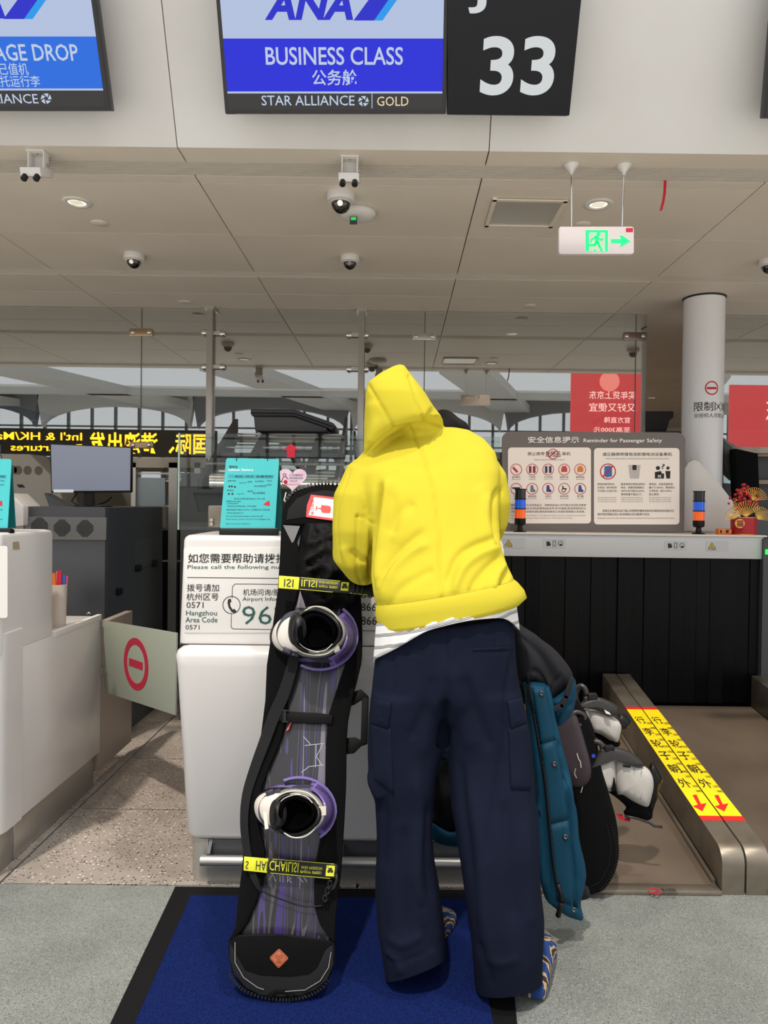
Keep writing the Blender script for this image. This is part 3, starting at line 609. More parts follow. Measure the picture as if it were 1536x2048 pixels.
# cup of lanyards on the low shelf
c = Vector((-1.50, 3.22, .83)); t = thing('pen_cup', 'beige cup stuffed with baggage tags on the left counter', 'cup', c)
MB().lathe(c, [(.028, 0), (.033, .19), (.03, .19), (.026, .02)], 28).build('cup', mat('cup_beige', (206, 196, 182), .5), t, 2)
for k, (dx, dz, col) in enumerate(((-.02, .05, (230, 120, 50)), (.0, .06, (210, 40, 60)), (.012, .04, (60, 100, 180)), (.018, .035, (220, 90, 130)), (-.008, .055, (235, 235, 235)))):
    MB().obox(c + Vector((dx - .01, -.012 + .006 * k, .16)), (.022, .0, 0), (0, .004, 0), (dx * .3, 0, dz + .03)).build('baggage_tag', mat('tag_%d' % k, col, .5), t)
# frosted gate panel with the no-entry sign
GA, GB = Vector((XL, yE, 0)), Vector((-.955, 3.06, 0)); GU = (GB - GA).normalized(); GP = Pl(GA, Vector((GU.y, -GU.x, 0)), GU)
t = thing('glass_gate', 'frosted glass gate with a red no-entry sign between the counters', 'gate', (GA + GB) / 2 + Vector((0, 0, .48)))
g = MB(); slab(g, GP, [(207, 1241), (352, 1266), (350, 1431), (208, 1384)], -.01, 0); g.build('glass_leaf', mat('frosted_green', (150, 156, 142), .22), t, bevel=.002)
gc = GP.q(GP.P(272, 1328)); g = MB(); RR = []
for r, h in ((.118, 0), (.118, .002), (.088, .002), (.088, 0)): RR.append([GP.w(gc[0] + r * math.cos(a), gc[1] + r * math.sin(a), h) for a in [2 * math.pi * k / 40 for k in range(40)]])
g.loft(RR + [RR[0]], False); g.obox(GP.w(gc[0] - .065, gc[1] - .017, 0), GP.U * .13, GP.V * .034, GP.N * .002); g.build('no_entry_sign', mat('no_entry_red', (172, 20, 52), .45), t)
for u in (.02,):
    for v in (.55, .78): MB().obox(GP.w(-.02, v, -.014), GP.U * .05, GP.V * .03, GP.N * .018).build('hinge', m_steel, t)
# dark equipment cabinet with vents
t = thing('equipment_cabinet', 'dark grey equipment cabinet with fan vents under the monitor', 'cabinet', (-1.9, 4.45, 0))
cx0, cx1, cy0, cy1, cz = at(46, 1100, 4.0).x, -1.612, 4.0, 4.93, Z(215, 1015, 4.0)
MB().box(cx0, cx1, cy0, cy1, 0, cz).build('cabinet_body', m_dark, t, bevel=.004)
CP = YP(4.0); CS = Pl((cx1, 0, 0), (1, 0, 0), (0, 1, 0))
g = MB(); slab(g, CP, [(49, 1033), (213, 1035), (212, 1080), (49, 1079)], 0, .004); o = g.build('vent_panel', mat('vent_grey', (120, 122, 122), .35, metal=.4), t)
for x, y in ((79, 1052), (124, 1056), (170, 1057)):
    g = MB()
    for i in range(-8, 9):
        for j in range(-8, 9):
            if abs(i) + abs(j) < 11.5 and (i + j) % 2 == 0: slab(g, CP, circ(x + i * 2.0, y + j * 2.0, 1.25, 6), .003, .0046)
    g.build('fan_vent', m_blackm, o)
g = MB(); slab(g, CS, [(217, 1017), (325, 1014), (325, 1262), (215, 1240)], 0, .002); g.build('side_door', m_dark2, t)
g = MB(); slab(g, CS, [(272, 1080), (322, 1072), (322, 1130), (272, 1142)], .002, .004); g.build('access_flap', mat('slate_flap', (74, 80, 88), .35), t)
for x, y in ((280, 1137), (314, 1127), (242, 1184)):
    g = MB(); slab(g, CS, [(x - 4, y - 7), (x + 4, y - 8), (x + 4, y + 5), (x - 4, y + 7)], .002, .02); g.build('latch', m_black, t, bevel=.002)
MB().lathe(CP.P(178, 1228, 0), [(.012, 0), (.012, .006), (.008, .008)], 18, ax=(0, -1, 0)).build('lock', m_chrome, t, True)
g = MB(); line(g, CS, [(268, 1143), (322, 1125)], .7, .005); g.build('scribe_line', m_black, t)
# monitor
MY = 4.25; MP = YP(MY); c = MP.P(181, 1010); c.z = cz
t = thing('monitor', 'wide monitor with a blank grey-blue screen on the dark cabinet', 'monitor', c)
g = MB(); slab(g, MP, [(99, 887), (263, 894), (262, 985), (102, 986)], -.03, 0); g.build('monitor_case', m_black, t, bevel=.003)
g = MB(); slab(g, MP, [(102, 889), (261, 896), (260, 981), (104, 982)], 0, .0015); g.build('display_panel', mat('idle_screen', (122, 130, 148), .4, emit=.25), t)
g = MB(); slab(g, MP, [(107, 979), (147, 979), (147, 985), (107, 985)], .0015, .003); g.build('label_strip', mat('strip_white', (226, 232, 238), .5, emit=.1), t)
g = MB(); a = MP.P(176, 985, -.02); b = MP.P(176, 1008, -.02); g.box(a.x - .025, a.x + .03, MY + .02, MY + .04, cz, a.z); g.build('neck', m_black, t)
MB().lathe(c + Vector((.0, .04, 0)), [(.11, 0), (.11, .006), (.03, .012)], 30).build('foot', m_black, t, 2)
g = MB(); g.tube([c + Vector(v) for v in ((.1, .06, .06), (.06, .08, .03), (0, .1, .012), (-.1, .06, .008), (-.13, .04, .03), (-.1, .06, .09))], .004, 8); g.build('cable', m_black, t)
# ---------------------------------------------------------------- behind, left
m_hous = mat('housing_grey', (150, 144, 134), .5)
t = thing('scanner_housing', 'sloping grey machine housing with oval perforations behind the monitor', 'machine', (-2.9, 5.2, 0))
g = MB(); slab(g, YP(5.0), [(-150, 905), (60, 908), (112, 960), (130, 1010), (130, 1300), (-150, 1300)], -.22, 0); g.build('housing', m_hous, t, bevel=.01)
g = MB()
for x in (26, 36, 55, 77): slab(g, YP(5.0), circ(x, 940 + (x - 26) * .02, 8, 18, 9), 0, .002)
g.build('perforation', mat('perforation', (98, 90, 82), .8), t)
g = MB(); slab(g, YP(5.0), [(33, 969), (45, 969), (50, 975), (38, 975)], 0, .003); g.build('slot', m_black, t)
g = MB(); slab(g, YP(4.6), [(88, 986), (134, 1012), (98, 1012)], -.1, 0); g.build('dark_guard', m_dark2, t)
g = MB(); slab(g, YP(3.95), [(18, 985), (47, 1012), (47, 1052), (14, 1055)], -.2, 0); tag(g.build('side_guard', m_white, None, bevel=.01), 'white angular guard behind the left teal notice stand', 'guard')
t = thing('steel_frame', 'brushed steel machine frame seen between the cabinet and the centre counter', 'frame', (-1.9, 5.35, 0))
g = MB(); slab(g, YP(5.3), [(-100, 912), (412, 916), (412, 936), (-100, 932)], -.06, 0); g.build('beam', m_steelw, t)
for x0, x1 in ((337, 354), (262, 271), (388, 400)):
    g = MB(); a = at(x0, 1000, 5.3); b = at(x1, 1000, 5.3); g.box(a.x, b.x, 5.3, 5.36, 0, at(x0, 925, 5.3).z); g.build('upright', m_steel, t)
for y in (945, 960, 1010, 1120):
    g = MB(); slab(g, YP(5.34), [(265, y), (412, y + 1), (412, y + 4), (265, y + 3)], -.02, 0); g.build('cross_bar', m_steel, t)
g = MB(); slab(g, YP(5.42), [(262, 1060), (415, 1062), (415, 1420), (262, 1420)], -.02, 0); g.build('lower_panel', m_blackm, t)
g = MB(); slab(g, YP(5.3), [(362, 955), (414, 960), (414, 1240), (362, 1240)], -.3, -.02); g.build('grey_door', mat('door_greyish', (112, 116, 112), .3), t)
g = MB(); slab(g, YP(5.33), [(273, 955), (330, 956), (330, 1012), (273, 1012)], -.02, 0); g.build('window_reflection', mat('pale_reflection', (150, 168, 172), .1), t)  # pale sheet: reflection of bright windows in the doorway, put into the colour
# ---------------------------------------------------------------- tray rack behind the centre counter
m_trayg = mat('tray_grey', (72, 72, 75), .5, spec=.2); m_barb = mat('rack_brown_black', (62, 56, 52), .45)
t = thing('tray_return_rack', 'dark tray-return conveyor rack with slanted side bars behind the counter', 'conveyor', (-.9, 4.9, 0))
def bar(p0, Y0, p1, Y1, w, d, m=m_barb, nm='slanted_bar'):
    a, b = at(*p0, Y0), at(*p1, Y1); g = MB(); u = Vector((w, 0, 0)); v = Vector((0, 0, d)); g.prism([a - v, a, a + u, a + u - v], [b - v, b, b + u, b + u - v]); g.build(nm, m, t)
bar((468, 838), 5.2, (394, 960), 4.0, .03, .16); bar((690, 835), 5.2, (668, 960), 4.0, .02, .16)
bar((524, 866), 5.1, (490, 925), 4.2, .045, .07); bar((634, 868), 5.1, (612, 930), 4.2, .045, .07)
for y, hh, m in ((866, 3, m_steel), (872, 12, m_steelw), (893, 3, m_steel), (905, 10, m_dark), (925, 4, m_steelw)):
    Y = 5.15 - (y - 866) / 60 * 1.0; g = MB(); slab(g, YP(Y), [(465 - (y - 866) * .9, y), (690, y + 2), (690, y + 2 + hh), (465 - (y - 866) * .9, y + hh)], -.04, 0); g.build('cross_beam', m, t)
for k in range(5):
    Y = 4.35 - k * .14; a = at(420, 945 + k * 6, Y); b = at(680, 948 + k * 6, Y); MB().tube([a, b], .02, 12).build('roller', m_steel, t, 2)
g = MB(); a = at(345, 1060, 4.6); b = at(760, 1000, 4.6); g.box(a.x + .05, b.x, 4.6, 4.65, 0, at(500, 948, 4.6).z); g.build('machine_front', mat('machine_charcoal', (84, 84, 86), .5), t)
g = MB(); slab(g, YP(3.98), [(655, 955), (672, 955), (668, 1060), (652, 1060)], -.03, 0); g.build('rack_leg', m_barb, t)
for k in range(4):
    g = MB(); slab(g, YP(4.5 - k * .02), [(560 + k * 36, 940 + (k % 2) * 20), (580 + k * 36, 938 + (k % 2) * 20), (580 + k * 36, 968), (560 + k * 36, 968)], -.05, 0); g.build('control_box', (m_whitep, m_steel, m_dark, m_steelw)[k], t)
# trays
def tray(label, rimpx, botpx, Y, d, group='dark grey security trays'):
    (x0, y0, x1), (b0, yb, b1) = rimpx, botpx; A = at(x0, y0, Y); B = at(x1, y0, Y); c0 = at(b0, yb, Y); c1 = at(b1, yb, Y); zt = A.z; zb = c0.z
    t = thing('security_tray', label, 'tray', (c0.x / 2 + c1.x / 2, Y + d / 2, zb), group)
    i = c0.x - A.x; j = B.x - c1.x; ins = max(.02, (i + j) / 2 * .6)
    R = [plan(c0.x, c1.x, Y + ins, Y + d - ins, zb, .03), plan(A.x + .01, B.x - .01, Y + .01, Y + d - .01, zt - .02, .04), plan(A.x - .01, B.x + .01, Y - .01, Y + d + .01, zt - .02, .045), plan(A.x - .01, B.x + .01, Y - .01, Y + d + .01, zt, .045), plan(A.x + .012, B.x - .012, Y + .012, Y + d - .012, zt, .04), plan(c0.x + .01, c1.x - .01, Y + ins + .01, Y + d - ins - .01, zb + .008, .03)]
    MB().loft(R).build('tray_shell', m_trayg, t, 2); return t
t1 = tray('dark grey tray at the left end of the rack, beside the teal notice stand', (378, 978, 470), (392, 1024, 470), 3.9, .5)
# stacked wedge-shaped tray on top of the rack
t = thing('security_tray', 'wedge-shaped dark grey tray on top of the tray rack', 'tray', at(580, 864, 5.1), 'dark grey security trays'); t['label'] = 'wedge-shaped dark grey tray on top of the tray rack'
g = MB(); slab(g, YP(5.0), [(500, 817), (588, 818), (668, 846), (669, 858), (662, 862), (655, 856), (588, 832), (502, 832)], -.42, 0); g.build('tray_rim', m_trayg, t, bevel=.012)
g = MB(); slab(g, YP(5.02), [(507, 832), (588, 833), (655, 856), (652, 864), (510, 862)], -.38, 0); g.build('tray_body', mat('tray_grey_low', (76, 77, 80), .55), t, bevel=.01)
g = MB(); slab(g, YP(5.0), [(501, 825), (588, 826), (664, 852), (664, 853.5), (588, 827.5), (501, 826.5)], 0, .003); g.build('rim_groove', m_blackm, t)
t = thing('security_tray', 'dark grey tray on a ledge left of the white column', 'tray', at(1320, 862, 6.4), 'dark grey security trays')
g = MB(); slab(g, YP(6.4), [(1205, 822), (1348, 822), (1348, 834), (1340, 840), (1334, 862), (1215, 862), (1210, 838), (1205, 834)], -.4, 0); g.build('tray_body', m_trayg, t, bevel=.012)
g = MB(); g.box(at(1190, 862, 6.35).x, at(1360, 862, 6.35).x, 6.3, 6.9, 0, at(1200, 862, 6.35).z); tag(g.build('equipment_bench', m_dark), 'dark bench behind the glass under the tray by the column', 'bench')
# ================================================================ SCANNER LINE AT THE RIGHT
HY = 4.55; HP = YP(HY); t = thing('scanner_hood', 'long grey beam with hanging black rubber strips over the baggage belts', 'scanner', (1.5, HY, 0)); hood = t
xa, xb = at(1000, 1090, HY).x - .6, at(1527, 1090, HY).x; zt, zb = at(1250, 1071, HY).z, at(1250, 1115, HY).z
MB().box(xa, xb, HY, HY + .55, zb, zt).build('beam', mat('beam_grey', (196, 198, 200), .5), t, bevel=.003)
MB().box(xa - .0, xb + .02, HY - .01, HY + .56, zt, zt + .012).build('beam_top', mat('beam_top', (224, 216, 208), .4), t, bevel=.003)
x = xa; k = 0; random.seed(3)
m_rub = mat('rubber_strip', (12, 13, 15), .35, var=(3, (8, 8, 10), .4, .6), stretch=(4, 1, .3), spec=.12)
while x < xb - .03:
    wd = .083 + random.uniform(-.004, .004); y = HY + .03 + random.uniform(-.004, .008) + (.006 if k % 2 else 0); sw = random.uniform(-.01, .01)
    a = [Vector((x, y, zb)), Vector((x + wd, y + sw, zb)), Vector((x + wd, y + .004 + sw, zb)), Vector((x, y + .004, zb))]
    b = [p + Vector((0, random.uniform(-.004, .004), -(zb - .155))) for p in a]
    MB().prism(a, b).build('curtain_strip', m_rub, t); x += wd + .0015; k += 1
MB().box(xa, xb, HY + .1, HY + .13, .0, zb).build('backing_panel', m_blackm, t)
MB().box(xb - .01, xb + .05, HY - .02, HY + .3, 0, zt - .01).build('end_post', m_dark, t)
m_plate = mat('plate_clear', (186, 188, 190), .25); m_yel = mat('warn_yellow', (236, 196, 30), .5)
def rad(cx_, cy_):
    g = MB(); slab(g, HP, rrect(cx_ - 12, cy_ - 10, cx_ + 33, cy_ + 10, 2), 0, .002); o = g.build('label_plate', m_plate, hood)
    g = MB(); slab(g, HP, [(cx_, cy_ - 7), (cx_ + 8, cy_ + 5), (cx_ - 8, cy_ + 5)], .002, .003); g.build('warning_triangle', m_ink, o)
    g = MB(); slab(g, HP, [(cx_, cy_ - 5), (cx_ + 6, cy_ + 4), (cx_ - 6, cy_ + 4)], .003, .0035); g.build('triangle_face', m_yel, o)
    g = MB()
    for q_ in range(3):
        a0 = math.radians(30 + 120 * q_); slab(g, HP, [(cx_, cy_ + 1)] + [(cx_ + 2.8 * math.cos(a0 + d), cy_ + 1 + 2.8 * math.sin(a0 + d)) for d in (-.5, 0, .5)], .003, .004)
    g.build('trefoil', m_ink, o); txt('当心电离辐射', HP, (cx_ - 8, cy_ + 6, cx_ + 8, cy_ + 8.5), m_ink, o, h=.0025)
def trio(cx_, cy_):
    g = MB(); slab(g, HP, rrect(cx_ - 22, cy_ - 9, cx_ + 23, cy_ + 9, 2), 0, .002); o = g.build('label_plate', m_plate, hood)
    g = MB(); slab(g, HP, [(cx_ - 15, cy_ - 4), (cx_ - 9, cy_ - 4), (cx_ - 6, cy_ + 3), (cx_ - 9, cy_ + 5), (cx_ - 15, cy_ + 5)], .002, .003)
    line(g, HP, [(cx_ - 2, cy_ - 5), (cx_ + 3, cy_ - 5), (cx_ + 3, cy_ + 5), (cx_ - 2, cy_ + 5)], 1, .003, closed=True); annulus(g, HP, (cx_ + 13, cy_), 4, 5, .003, 20); slab(g, HP, [(cx_ + 11, cy_), (cx_ + 17, cy_ + 2), (cx_ + 16, cy_ + 5), (cx_ + 12, cy_ + 4)], .002, .003)
    g.build('pictogram', m_ink, o)
rad(1017, 1086); trio(1108, 1087); trio(1351, 1091); rad(1424, 1092)
# safety notice board on the beam
BY = 4.72; BP = YP(BY)
t = thing('safety_board', 'large grey safety information board with two cream panels on the beam', 'notice board', BP.P(1190, 1060)); sb = t
o_ = []
for (x, y, a) in ((1352, 882, -90), (1023, 881, 180)): pass
out = [(1006, 1062), (1004, 882)] + [(1021 - 17 * math.cos(a), 880 - 17 * math.sin(a)) for a in [math.pi / 2 * k / 6 for k in range(1, 7)]] + [(1354 + 17 * math.sin(a), 882 - 17 * math.cos(a)) for a in [math.pi / 2 * k / 6 for k in range(0, 7)]] + [(1368, 1064)]
g = MB(); slab(g, BP, out, -.02, 0); g.build('board', mat('board_taupe', (112, 106, 102), .45), t)
m_cream = mat('panel_cream', (252, 243, 234), .5)
g = MB(); slab(g, BP, rrect(1016, 895, 1182, 1047, 7), 0, .003); g.build('cream_panel', m_cream, t)
g = MB(); slab(g, BP, rrect(1188, 896, 1359, 1049, 7), 0, .003); g.build('cream_panel', m_cream, t)
m_bw = mat('board_white', (240, 238, 232), .5, emit=.1)
def bt(s, bx, m=m_ink, **k): return txt(s, BP, bx, m, sb, h=.004, **k)
bt('安全信息提示', (1056, 873, 1158, 886), m_bw, bold=.012); bt('Reminder for Passenger Safety', (1167, 877, 1324, 887), m_bw, bold=.014)
bt('禁止携带', (1055, 904, 1089, 911)); bt('危险品', (1091, 902, 1121, 914), bold=.008); bt('乘机', (1124, 904, 1141, 911)); bt('Dangerous goods are forbidden on board', (1068, 918, 1128, 921))
bt('请正确携带锂电池和锂电池设备乘机', (1205, 905, 1344, 912), bold=.002); bt('Please carry lithium battery and lithium battery powered electronic devices properly', (1212, 916, 1337, 919))
g = MB(); annulus(g, BP, (1106, 908), 9, 10.5, .005, 28); line(g, BP, [(1099, 914), (1113, 901)], 1.6, .005)
for i in range(5):
    for j in range(2): annulus(g, BP, (1032.5 + 32 * i, 939 + 38.5 * j), 10.4, 11.6, .005, 28)
annulus(g, BP, (1216, 943), 14, 16, .005, 32); line(g, BP, [(1206, 953), (1226, 932)], 2.4, .006); g.build('prohibition_ring', m_red, t)
lab = ['烟花爆竹', '气体类', '打火机油', '易燃火柴', '腐蚀物品', '枪支', '易燃液体', '仿真刀', '电动轮椅', '氧气罐']; eng = ['Fireworks', 'Gases', 'Lighter fuel', 'Matches', 'Corrosives', 'Firearms', 'Flammable liquids', 'Replica knives', 'Electric wheelchair', 'Oxygen bottle']
icol = [m_red, mat('ic_plum', (130, 40, 70), .5), mat('ic_navy', (44, 56, 90), .5), mat('ic_rust', (196, 80, 60), .5), mat('ic_orange', (226, 130, 40), .5), m_ink, mat('ic_steel', (110, 124, 140), .5), mat('ic_blue', (60, 60, 130), .5), m_ink, mat('ic_oxy', (50, 80, 150), .5)]
for i in range(10):
    x, y = 1032.5 + 32 * (i % 5), 939 + 38.5 * (i // 5); g = MB()
    if i in (1, 2): [slab(g, BP, rrect(x + s_ * 4 - 2.5, y - 7, x + s_ * 4 + 2.5, y + 7, 1.5, 2), .003, .005) for s_ in (-1, 1)]
    elif i == 0: slab(g, BP, [(x - 8, y - 3), (x - 5, y - 6), (x + 4, y + 4), (x + 1, y + 7)], .003, .005)
    elif i in (3, 4): slab(g, BP, rrect(x - 6, y - 4, x + 6, y + 5, 1.5, 2), .003, .005); slab(g, BP, [(x - 4, y - 7), (x + 5, y - 7), (x + 4, y - 4), (x - 4, y - 4)], .003, .005)
    elif i == 5: slab(g, BP, [(x - 8, y - 3), (x + 8, y - 3), (x + 8, y), (x + 2, y), (x + 1, y + 5), (x - 2, y + 5), (x - 2, y), (x - 8, y)], .003, .005)
    elif i == 8: annulus(g, BP, (x - 1, y + 3), 3, 4.4, .005, 16); slab(g, BP, [(x - 4, y - 6), (x - 2, y - 6), (x - 1, y - 1), (x + 5, y - 1), (x + 5, y + 1), (x - 3, y + 1)], .003, .005)
    else: slab(g, BP, [(x - 3, y - 7), (x + 2, y - 7), (x + 3, y), (x + 7, y + 4), (x + 5, y + 7), (x - 4, y + 6)], .003, .005)
    g.build('pictogram', icol[i], t); n = len(lab[i]) * 2.1; bt(lab[i], (x - n, y + 13, x + n, y + 17)); bt(eng[i], (x - n, y + 18.5, x + n, y + 20.5))
bt('除经安检部门允许的物品外，旅客和机组人员不得以任何形式携带', (1022, 1008, 1172, 1012.5)); bt('危险品，请在日用品等物品应符合中国民航局和航空公', (1022, 1014.5, 1172, 1019)); bt('司的规定，具体要求请在乘机前向航空公司或机场客服人员咨询。', (1022, 1021, 1170, 1025.5))
bt('Passengers and crew are forbidden to carry dangerous goods in any form, except items permitted by', (1022, 1030, 1171, 1032.5)); bt('the security department. Please consult your airline before boarding.', (1022, 1035, 1145, 1037.5))
g = MB(); slab(g, BP, [(1209, 933), (1219, 931), (1224, 934), (1224, 953), (1213, 955), (1208, 951)], .003, .0045); g.build('power_bank_picture', mat('ic_bank', (60, 110, 180), .4), t)
g = MB(); slab(g, BP, [(1257, 930), (1281, 930), (1278, 957), (1260, 957)], .003, .0045); g.build('bag_picture', mat('ic_bag', (196, 190, 188), .4), t)
g = MB(); slab(g, BP, rrect(1265, 930, 1273, 940, 1, 2), .004, .0055); slab(g, BP, circ(1316, 936, 4, 14), .003, .005); slab(g, BP, [(1310, 944), (1322, 942), (1324, 948), (1310, 948)], .003, .005); slab(g, BP, [(1310, 947), (1328, 947), (1328, 957), (1310, 957)], .003, .005)
slab(g, BP, circ(1336, 936, 3.2, 14), .003, .005); slab(g, BP, [(1331, 942), (1341, 942), (1340, 957), (1333, 957)], .003, .005); g.build('desk_picture', m_ink, t); bt('?', (1323, 928, 1330, 938)); 
g = MB(); line(g, BP, [(1316, 950), (1322, 955)], 1.2, .006); line(g, BP, [(1322, 950), (1316, 955)], 1.2, .006); g.build('cross_mark', m_bw, t)
for i, s_ in enumerate(('单独的备用电池、', '充电宝（移动电源）', '不可放入托运行李。')): bt(s_, (1195, 966 + i * 6.8, 1233, 970.5 + i * 6.8), keep='l')
for i, s_ in enumerate(('随身携带的锂电池和充', '电宝，其额定能量超过', '100Wh且不超过160Wh,', '携带数量不超过2个。')): bt(s_, (1242, 966 + i * 6.8, 1291, 970.5 + i * 6.8), keep='l')
for i, s_ in enumerate(('锂电池、充电宝额定能', '量大于100Wh，需经航空', '公司批准；超过160Wh，', '禁止携带。')): bt(s_, (1298, 966 + i * 6.8, 1350, 970.5 + i * 6.8), keep='l')
for x, s_ in ((1195, 'The spare batteries and power'), (1242, 'Lithium batteries and power'), (1298, 'The spare battery or power bank')):
    for i in range(3): bt(s_, (x, 994 + i * 4, x + 44 - (x == 1195) * 6, 996.4 + i * 4))
bt('旅客应在乘机前自行确认所携带的锂电池和含有锂电池的设备均已', (1205, 1019, 1348, 1024)); bt('做好相应措施以防止电池短路以及设备意外启动。', (1195, 1026, 1300, 1031)); bt('Passengers must ensure that all lithium batteries and devices carried are protected from short circuit', (1195, 1035, 1348, 1038))
# beacon lamps
m_bb = mat('beacon_blue', (20, 90, 210), .15, emit=.25, coat=.6); m_bo = mat('beacon_orange', (240, 96, 20), .15, emit=.3, coat=.6)
def beacon(px, py, label):
    c = at(px, py, 4.62); c.z = zt + .012; t = thing('signal_beacon', label, 'beacon', c, 'black, blue and orange signal beacons'); u = .0031
    MB().lathe(c, [(13 * u, 0), (13 * u, 2 * u), (6 * u, 4 * u), (5 * u, 14 * u)], 24).build('foot', m_black, t, 2)
    MB().lathe(c + Vector((0, 0, 14 * u)), [(9 * u, 0), (11.5 * u, 3 * u), (11.5 * u, 14 * u)], 24).build('socket', m_black, t, 2)
    for z, m, n in ((28, m_bo, 'orange_lens'), (48, m_bb, 'blue_lens'), (68, mat('beacon_black', (16, 16, 18), .12, coat=.6), 'dark_lens')):
        MB().lathe(c + Vector((0, 0, z * u)), [(11 * u, 0), (11 * u, 18.5 * u)], 28).build(n, m, t, 2)
        MB().lathe(c + Vector((0, 0, (z + 18.5) * u)), [(12 * u, 0), (12.2 * u, 1.7 * u), (11.6 * u, 2 * u)], 28).build('lens_ring', m_black, t)
beacon(1040, 1060, 'signal beacon at the left end of the safety board'); beacon(1397, 1063, 'signal beacon right of the safety board, before the white column')
# white fin guard
g = MB(); slab(g, YP(4.85), [(1368, 1062), (1368, 940), (1376, 925), (1388, 919), (1398, 923), (1416, 942), (1440, 968), (1466, 1002), (1482, 1030), (1484, 1064)], -.05, 0)
tag(g.build('fin_guard', m_whitep, None, bevel=.006), 'white fin-shaped guard behind the right signal beacon', 'guard')
# flower pot
PY = 4.62; c = at(1487, 1065, PY); c.z = zt + .012; t = thing('festive_planter', 'red and gold new year planter with berries and gold fans', 'flower pot', c)
m_pr = mat('planter_red', (176, 16, 36), .4, bump=(120, .4)); m_go = mat('planter_gold', (214, 170, 84), .3, .8)
MB().lathe(c, [(.074, 0), (.076, .008), (.078, .108), (.072, .108), (.07, .06)], 32).build('pot', m_pr, t, 2)
for z in (0, .108): MB().lathe(c + Vector((0, 0, z - .001)), [(.0785, 0), (.0795, .003), (.0785, .006)], 32).build('gold_band', m_go, t)
PP = YP(c.y - .079); g = MB(); slab(g, PP, circ(1480, 1047, 9.5, 28), -.012, .001); g.build('gold_disc', m_go, t)
txt('福', PP, (1473, 1040, 1487, 1054), mat('fu_red', (150, 10, 30), .5), t, h=.0025, bold=.02)
random.seed(5)
g = MB(); st = MB()
for k in range(75):
    a = random.uniform(0, 2 * math.pi); h = random.betavariate(1.6, 1.8); rr = (.09 * math.sin(math.pi * min(h * .9 + .12, 1))) * math.sqrt(random.random())
    p = c + Vector((rr * math.cos(a) * 1.1, rr * math.sin(a), .13 + h * .2))
    r_ = random.uniform(.008, .0115); g.lathe(p, [(r_ * math.sin(math.pi * j / 6), -r_ * math.cos(math.pi * j / 6)) for j in range(7)], 8)
    if k % 2: st.tube([c + Vector((0, 0, .1)), (c + Vector((0, 0, .12)) + p) / 2 + Vector((0, 0, .01)), p], .0016, 5)
o = g.build('berries', mat('berry_red', (206, 24, 48), .3, coat=.4), t, True); o['kind'] = 'stuff'
st.build('stems', mat('stem_brown', (110, 50, 40), .6), t)
for dx, dy, dz, s_, tl in ((-.02, -.075, .115, .1, -.1), (.045, -.03, .215, .085, .35), (-.075, -.05, .1, .075, -.55), (.07, -.04, .1, .08, .6)):
    g = MB(); o_ = c + Vector((dx, dy, dz)); 
    for k in range(13):
        a = tl + (-1.05 + 2.1 * k / 12); d = Vector((math.sin(a), -.1, math.cos(a))); n_ = d.cross(Vector((0, 1, 0))).normalized() * .0012
        g.prism([o_ - n_, o_ + n_, o_ + n_ + Vector((0, .001, 0)), o_ - n_ + Vector((0, .001, 0))], [q_ + d * s_ for q_ in (o_ - n_ * 1.5, o_ + n_ * 1.5, o_ + n_ * 1.5 + Vector((0, .001, 0)), o_ - n_ * 1.5 + Vector((0, .001, 0)))])
    for rr in (.55, 1.0): g.tube([o_ + Vector((math.sin(tl + b), -.1, math.cos(tl + b))) * s_ * rr for b in [-1.05 + 2.1 * j / 12 for j in range(13)]], .0014, 5)
    g.build('gold_fan', m_go, t)
g = MB()
for k in range(9): p = c + Vector((-.07 + .008 * k + random.uniform(-.01, .01), .0, .18 + .013 * k)); g.lathe(p, [(.001, -.012), (.008, 0), (.001, .012)], 6, ax=(random.uniform(-1, 1), -.4, 1))
g.build('gold_leaves', m_go, t)
g = MB(); a = at(1436, 1063, 4.6); bx = g.box(a.x, a.x + .085, 4.59, 4.64, zt + .012, zt + .012 + .036); t = thing('tape_dispenser', 'small orange device beside the red planter', 'device', (a.x + .04, 4.61, zt + .012))
g.build('orange_body', mat('orange_plastic', (236, 120, 20), .4), t, bevel=.005)
g = MB(); g.box(a.x + .008, a.x + .02, 4.588, 4.591, zt + .022, zt + .04); g.box(a.x + .045, a.x + .062, 4.588, 4.591, zt + .022, zt + .042); g.build('dark_slot', m_ink, t)
# machines at the far right
t = thing('scanner_machine', 'black and steel scanner machinery behind the red planter', 'machine', (2.9, 5.3, 0))
g = MB(); slab(g, YP(5.1), [(1471, 897), (1516, 907), (1520, 1000), (1480, 1040), (1474, 980)], -.1, 0); g.build('black_screen', m_blackm, t, bevel=.004)
g = MB(); slab(g, YP(5.3), [(1448, 876), (1474, 893), (1600, 896), (1600, 906), (1472, 906), (1448, 896)], -.3, 0); g.build('top_frame', m_steelw, t)
g = MB(); slab(g, YP(5.25), [(1448, 880), (1471, 900), (1471, 960), (1450, 940)], -.1, 0); g.build('dark_arm', m_dark, t)
for y in (905, 960, 1022): 
    g = MB(); slab(g, YP(5.35), [(1515, y), (1640, y), (1640, y + 8), (1515, y + 8)], -.1, 0); g.build('steel_rail', m_steelw, t)
g = MB(); slab(g, YP(5.45), [(1447, 900), (1640, 900), (1640, 1300), (1447, 1300)], -.05, 0); g.build('rear_panel', m_dark, t)
g = MB(); slab(g, YP(5.42), [(1448, 940), (1472, 942), (1471, 968), (1448, 966)], 0, .01); g.build('lit_window', mat('pale_blue_window', (186, 212, 220), .3, emit=.3), t)
g = MB(); slab(g, YP(5.0), [(1510, 1028), (1640, 1030), (1640, 1075), (1510, 1068)], -.2, 0); g.build('grey_box', m_dark2, t)
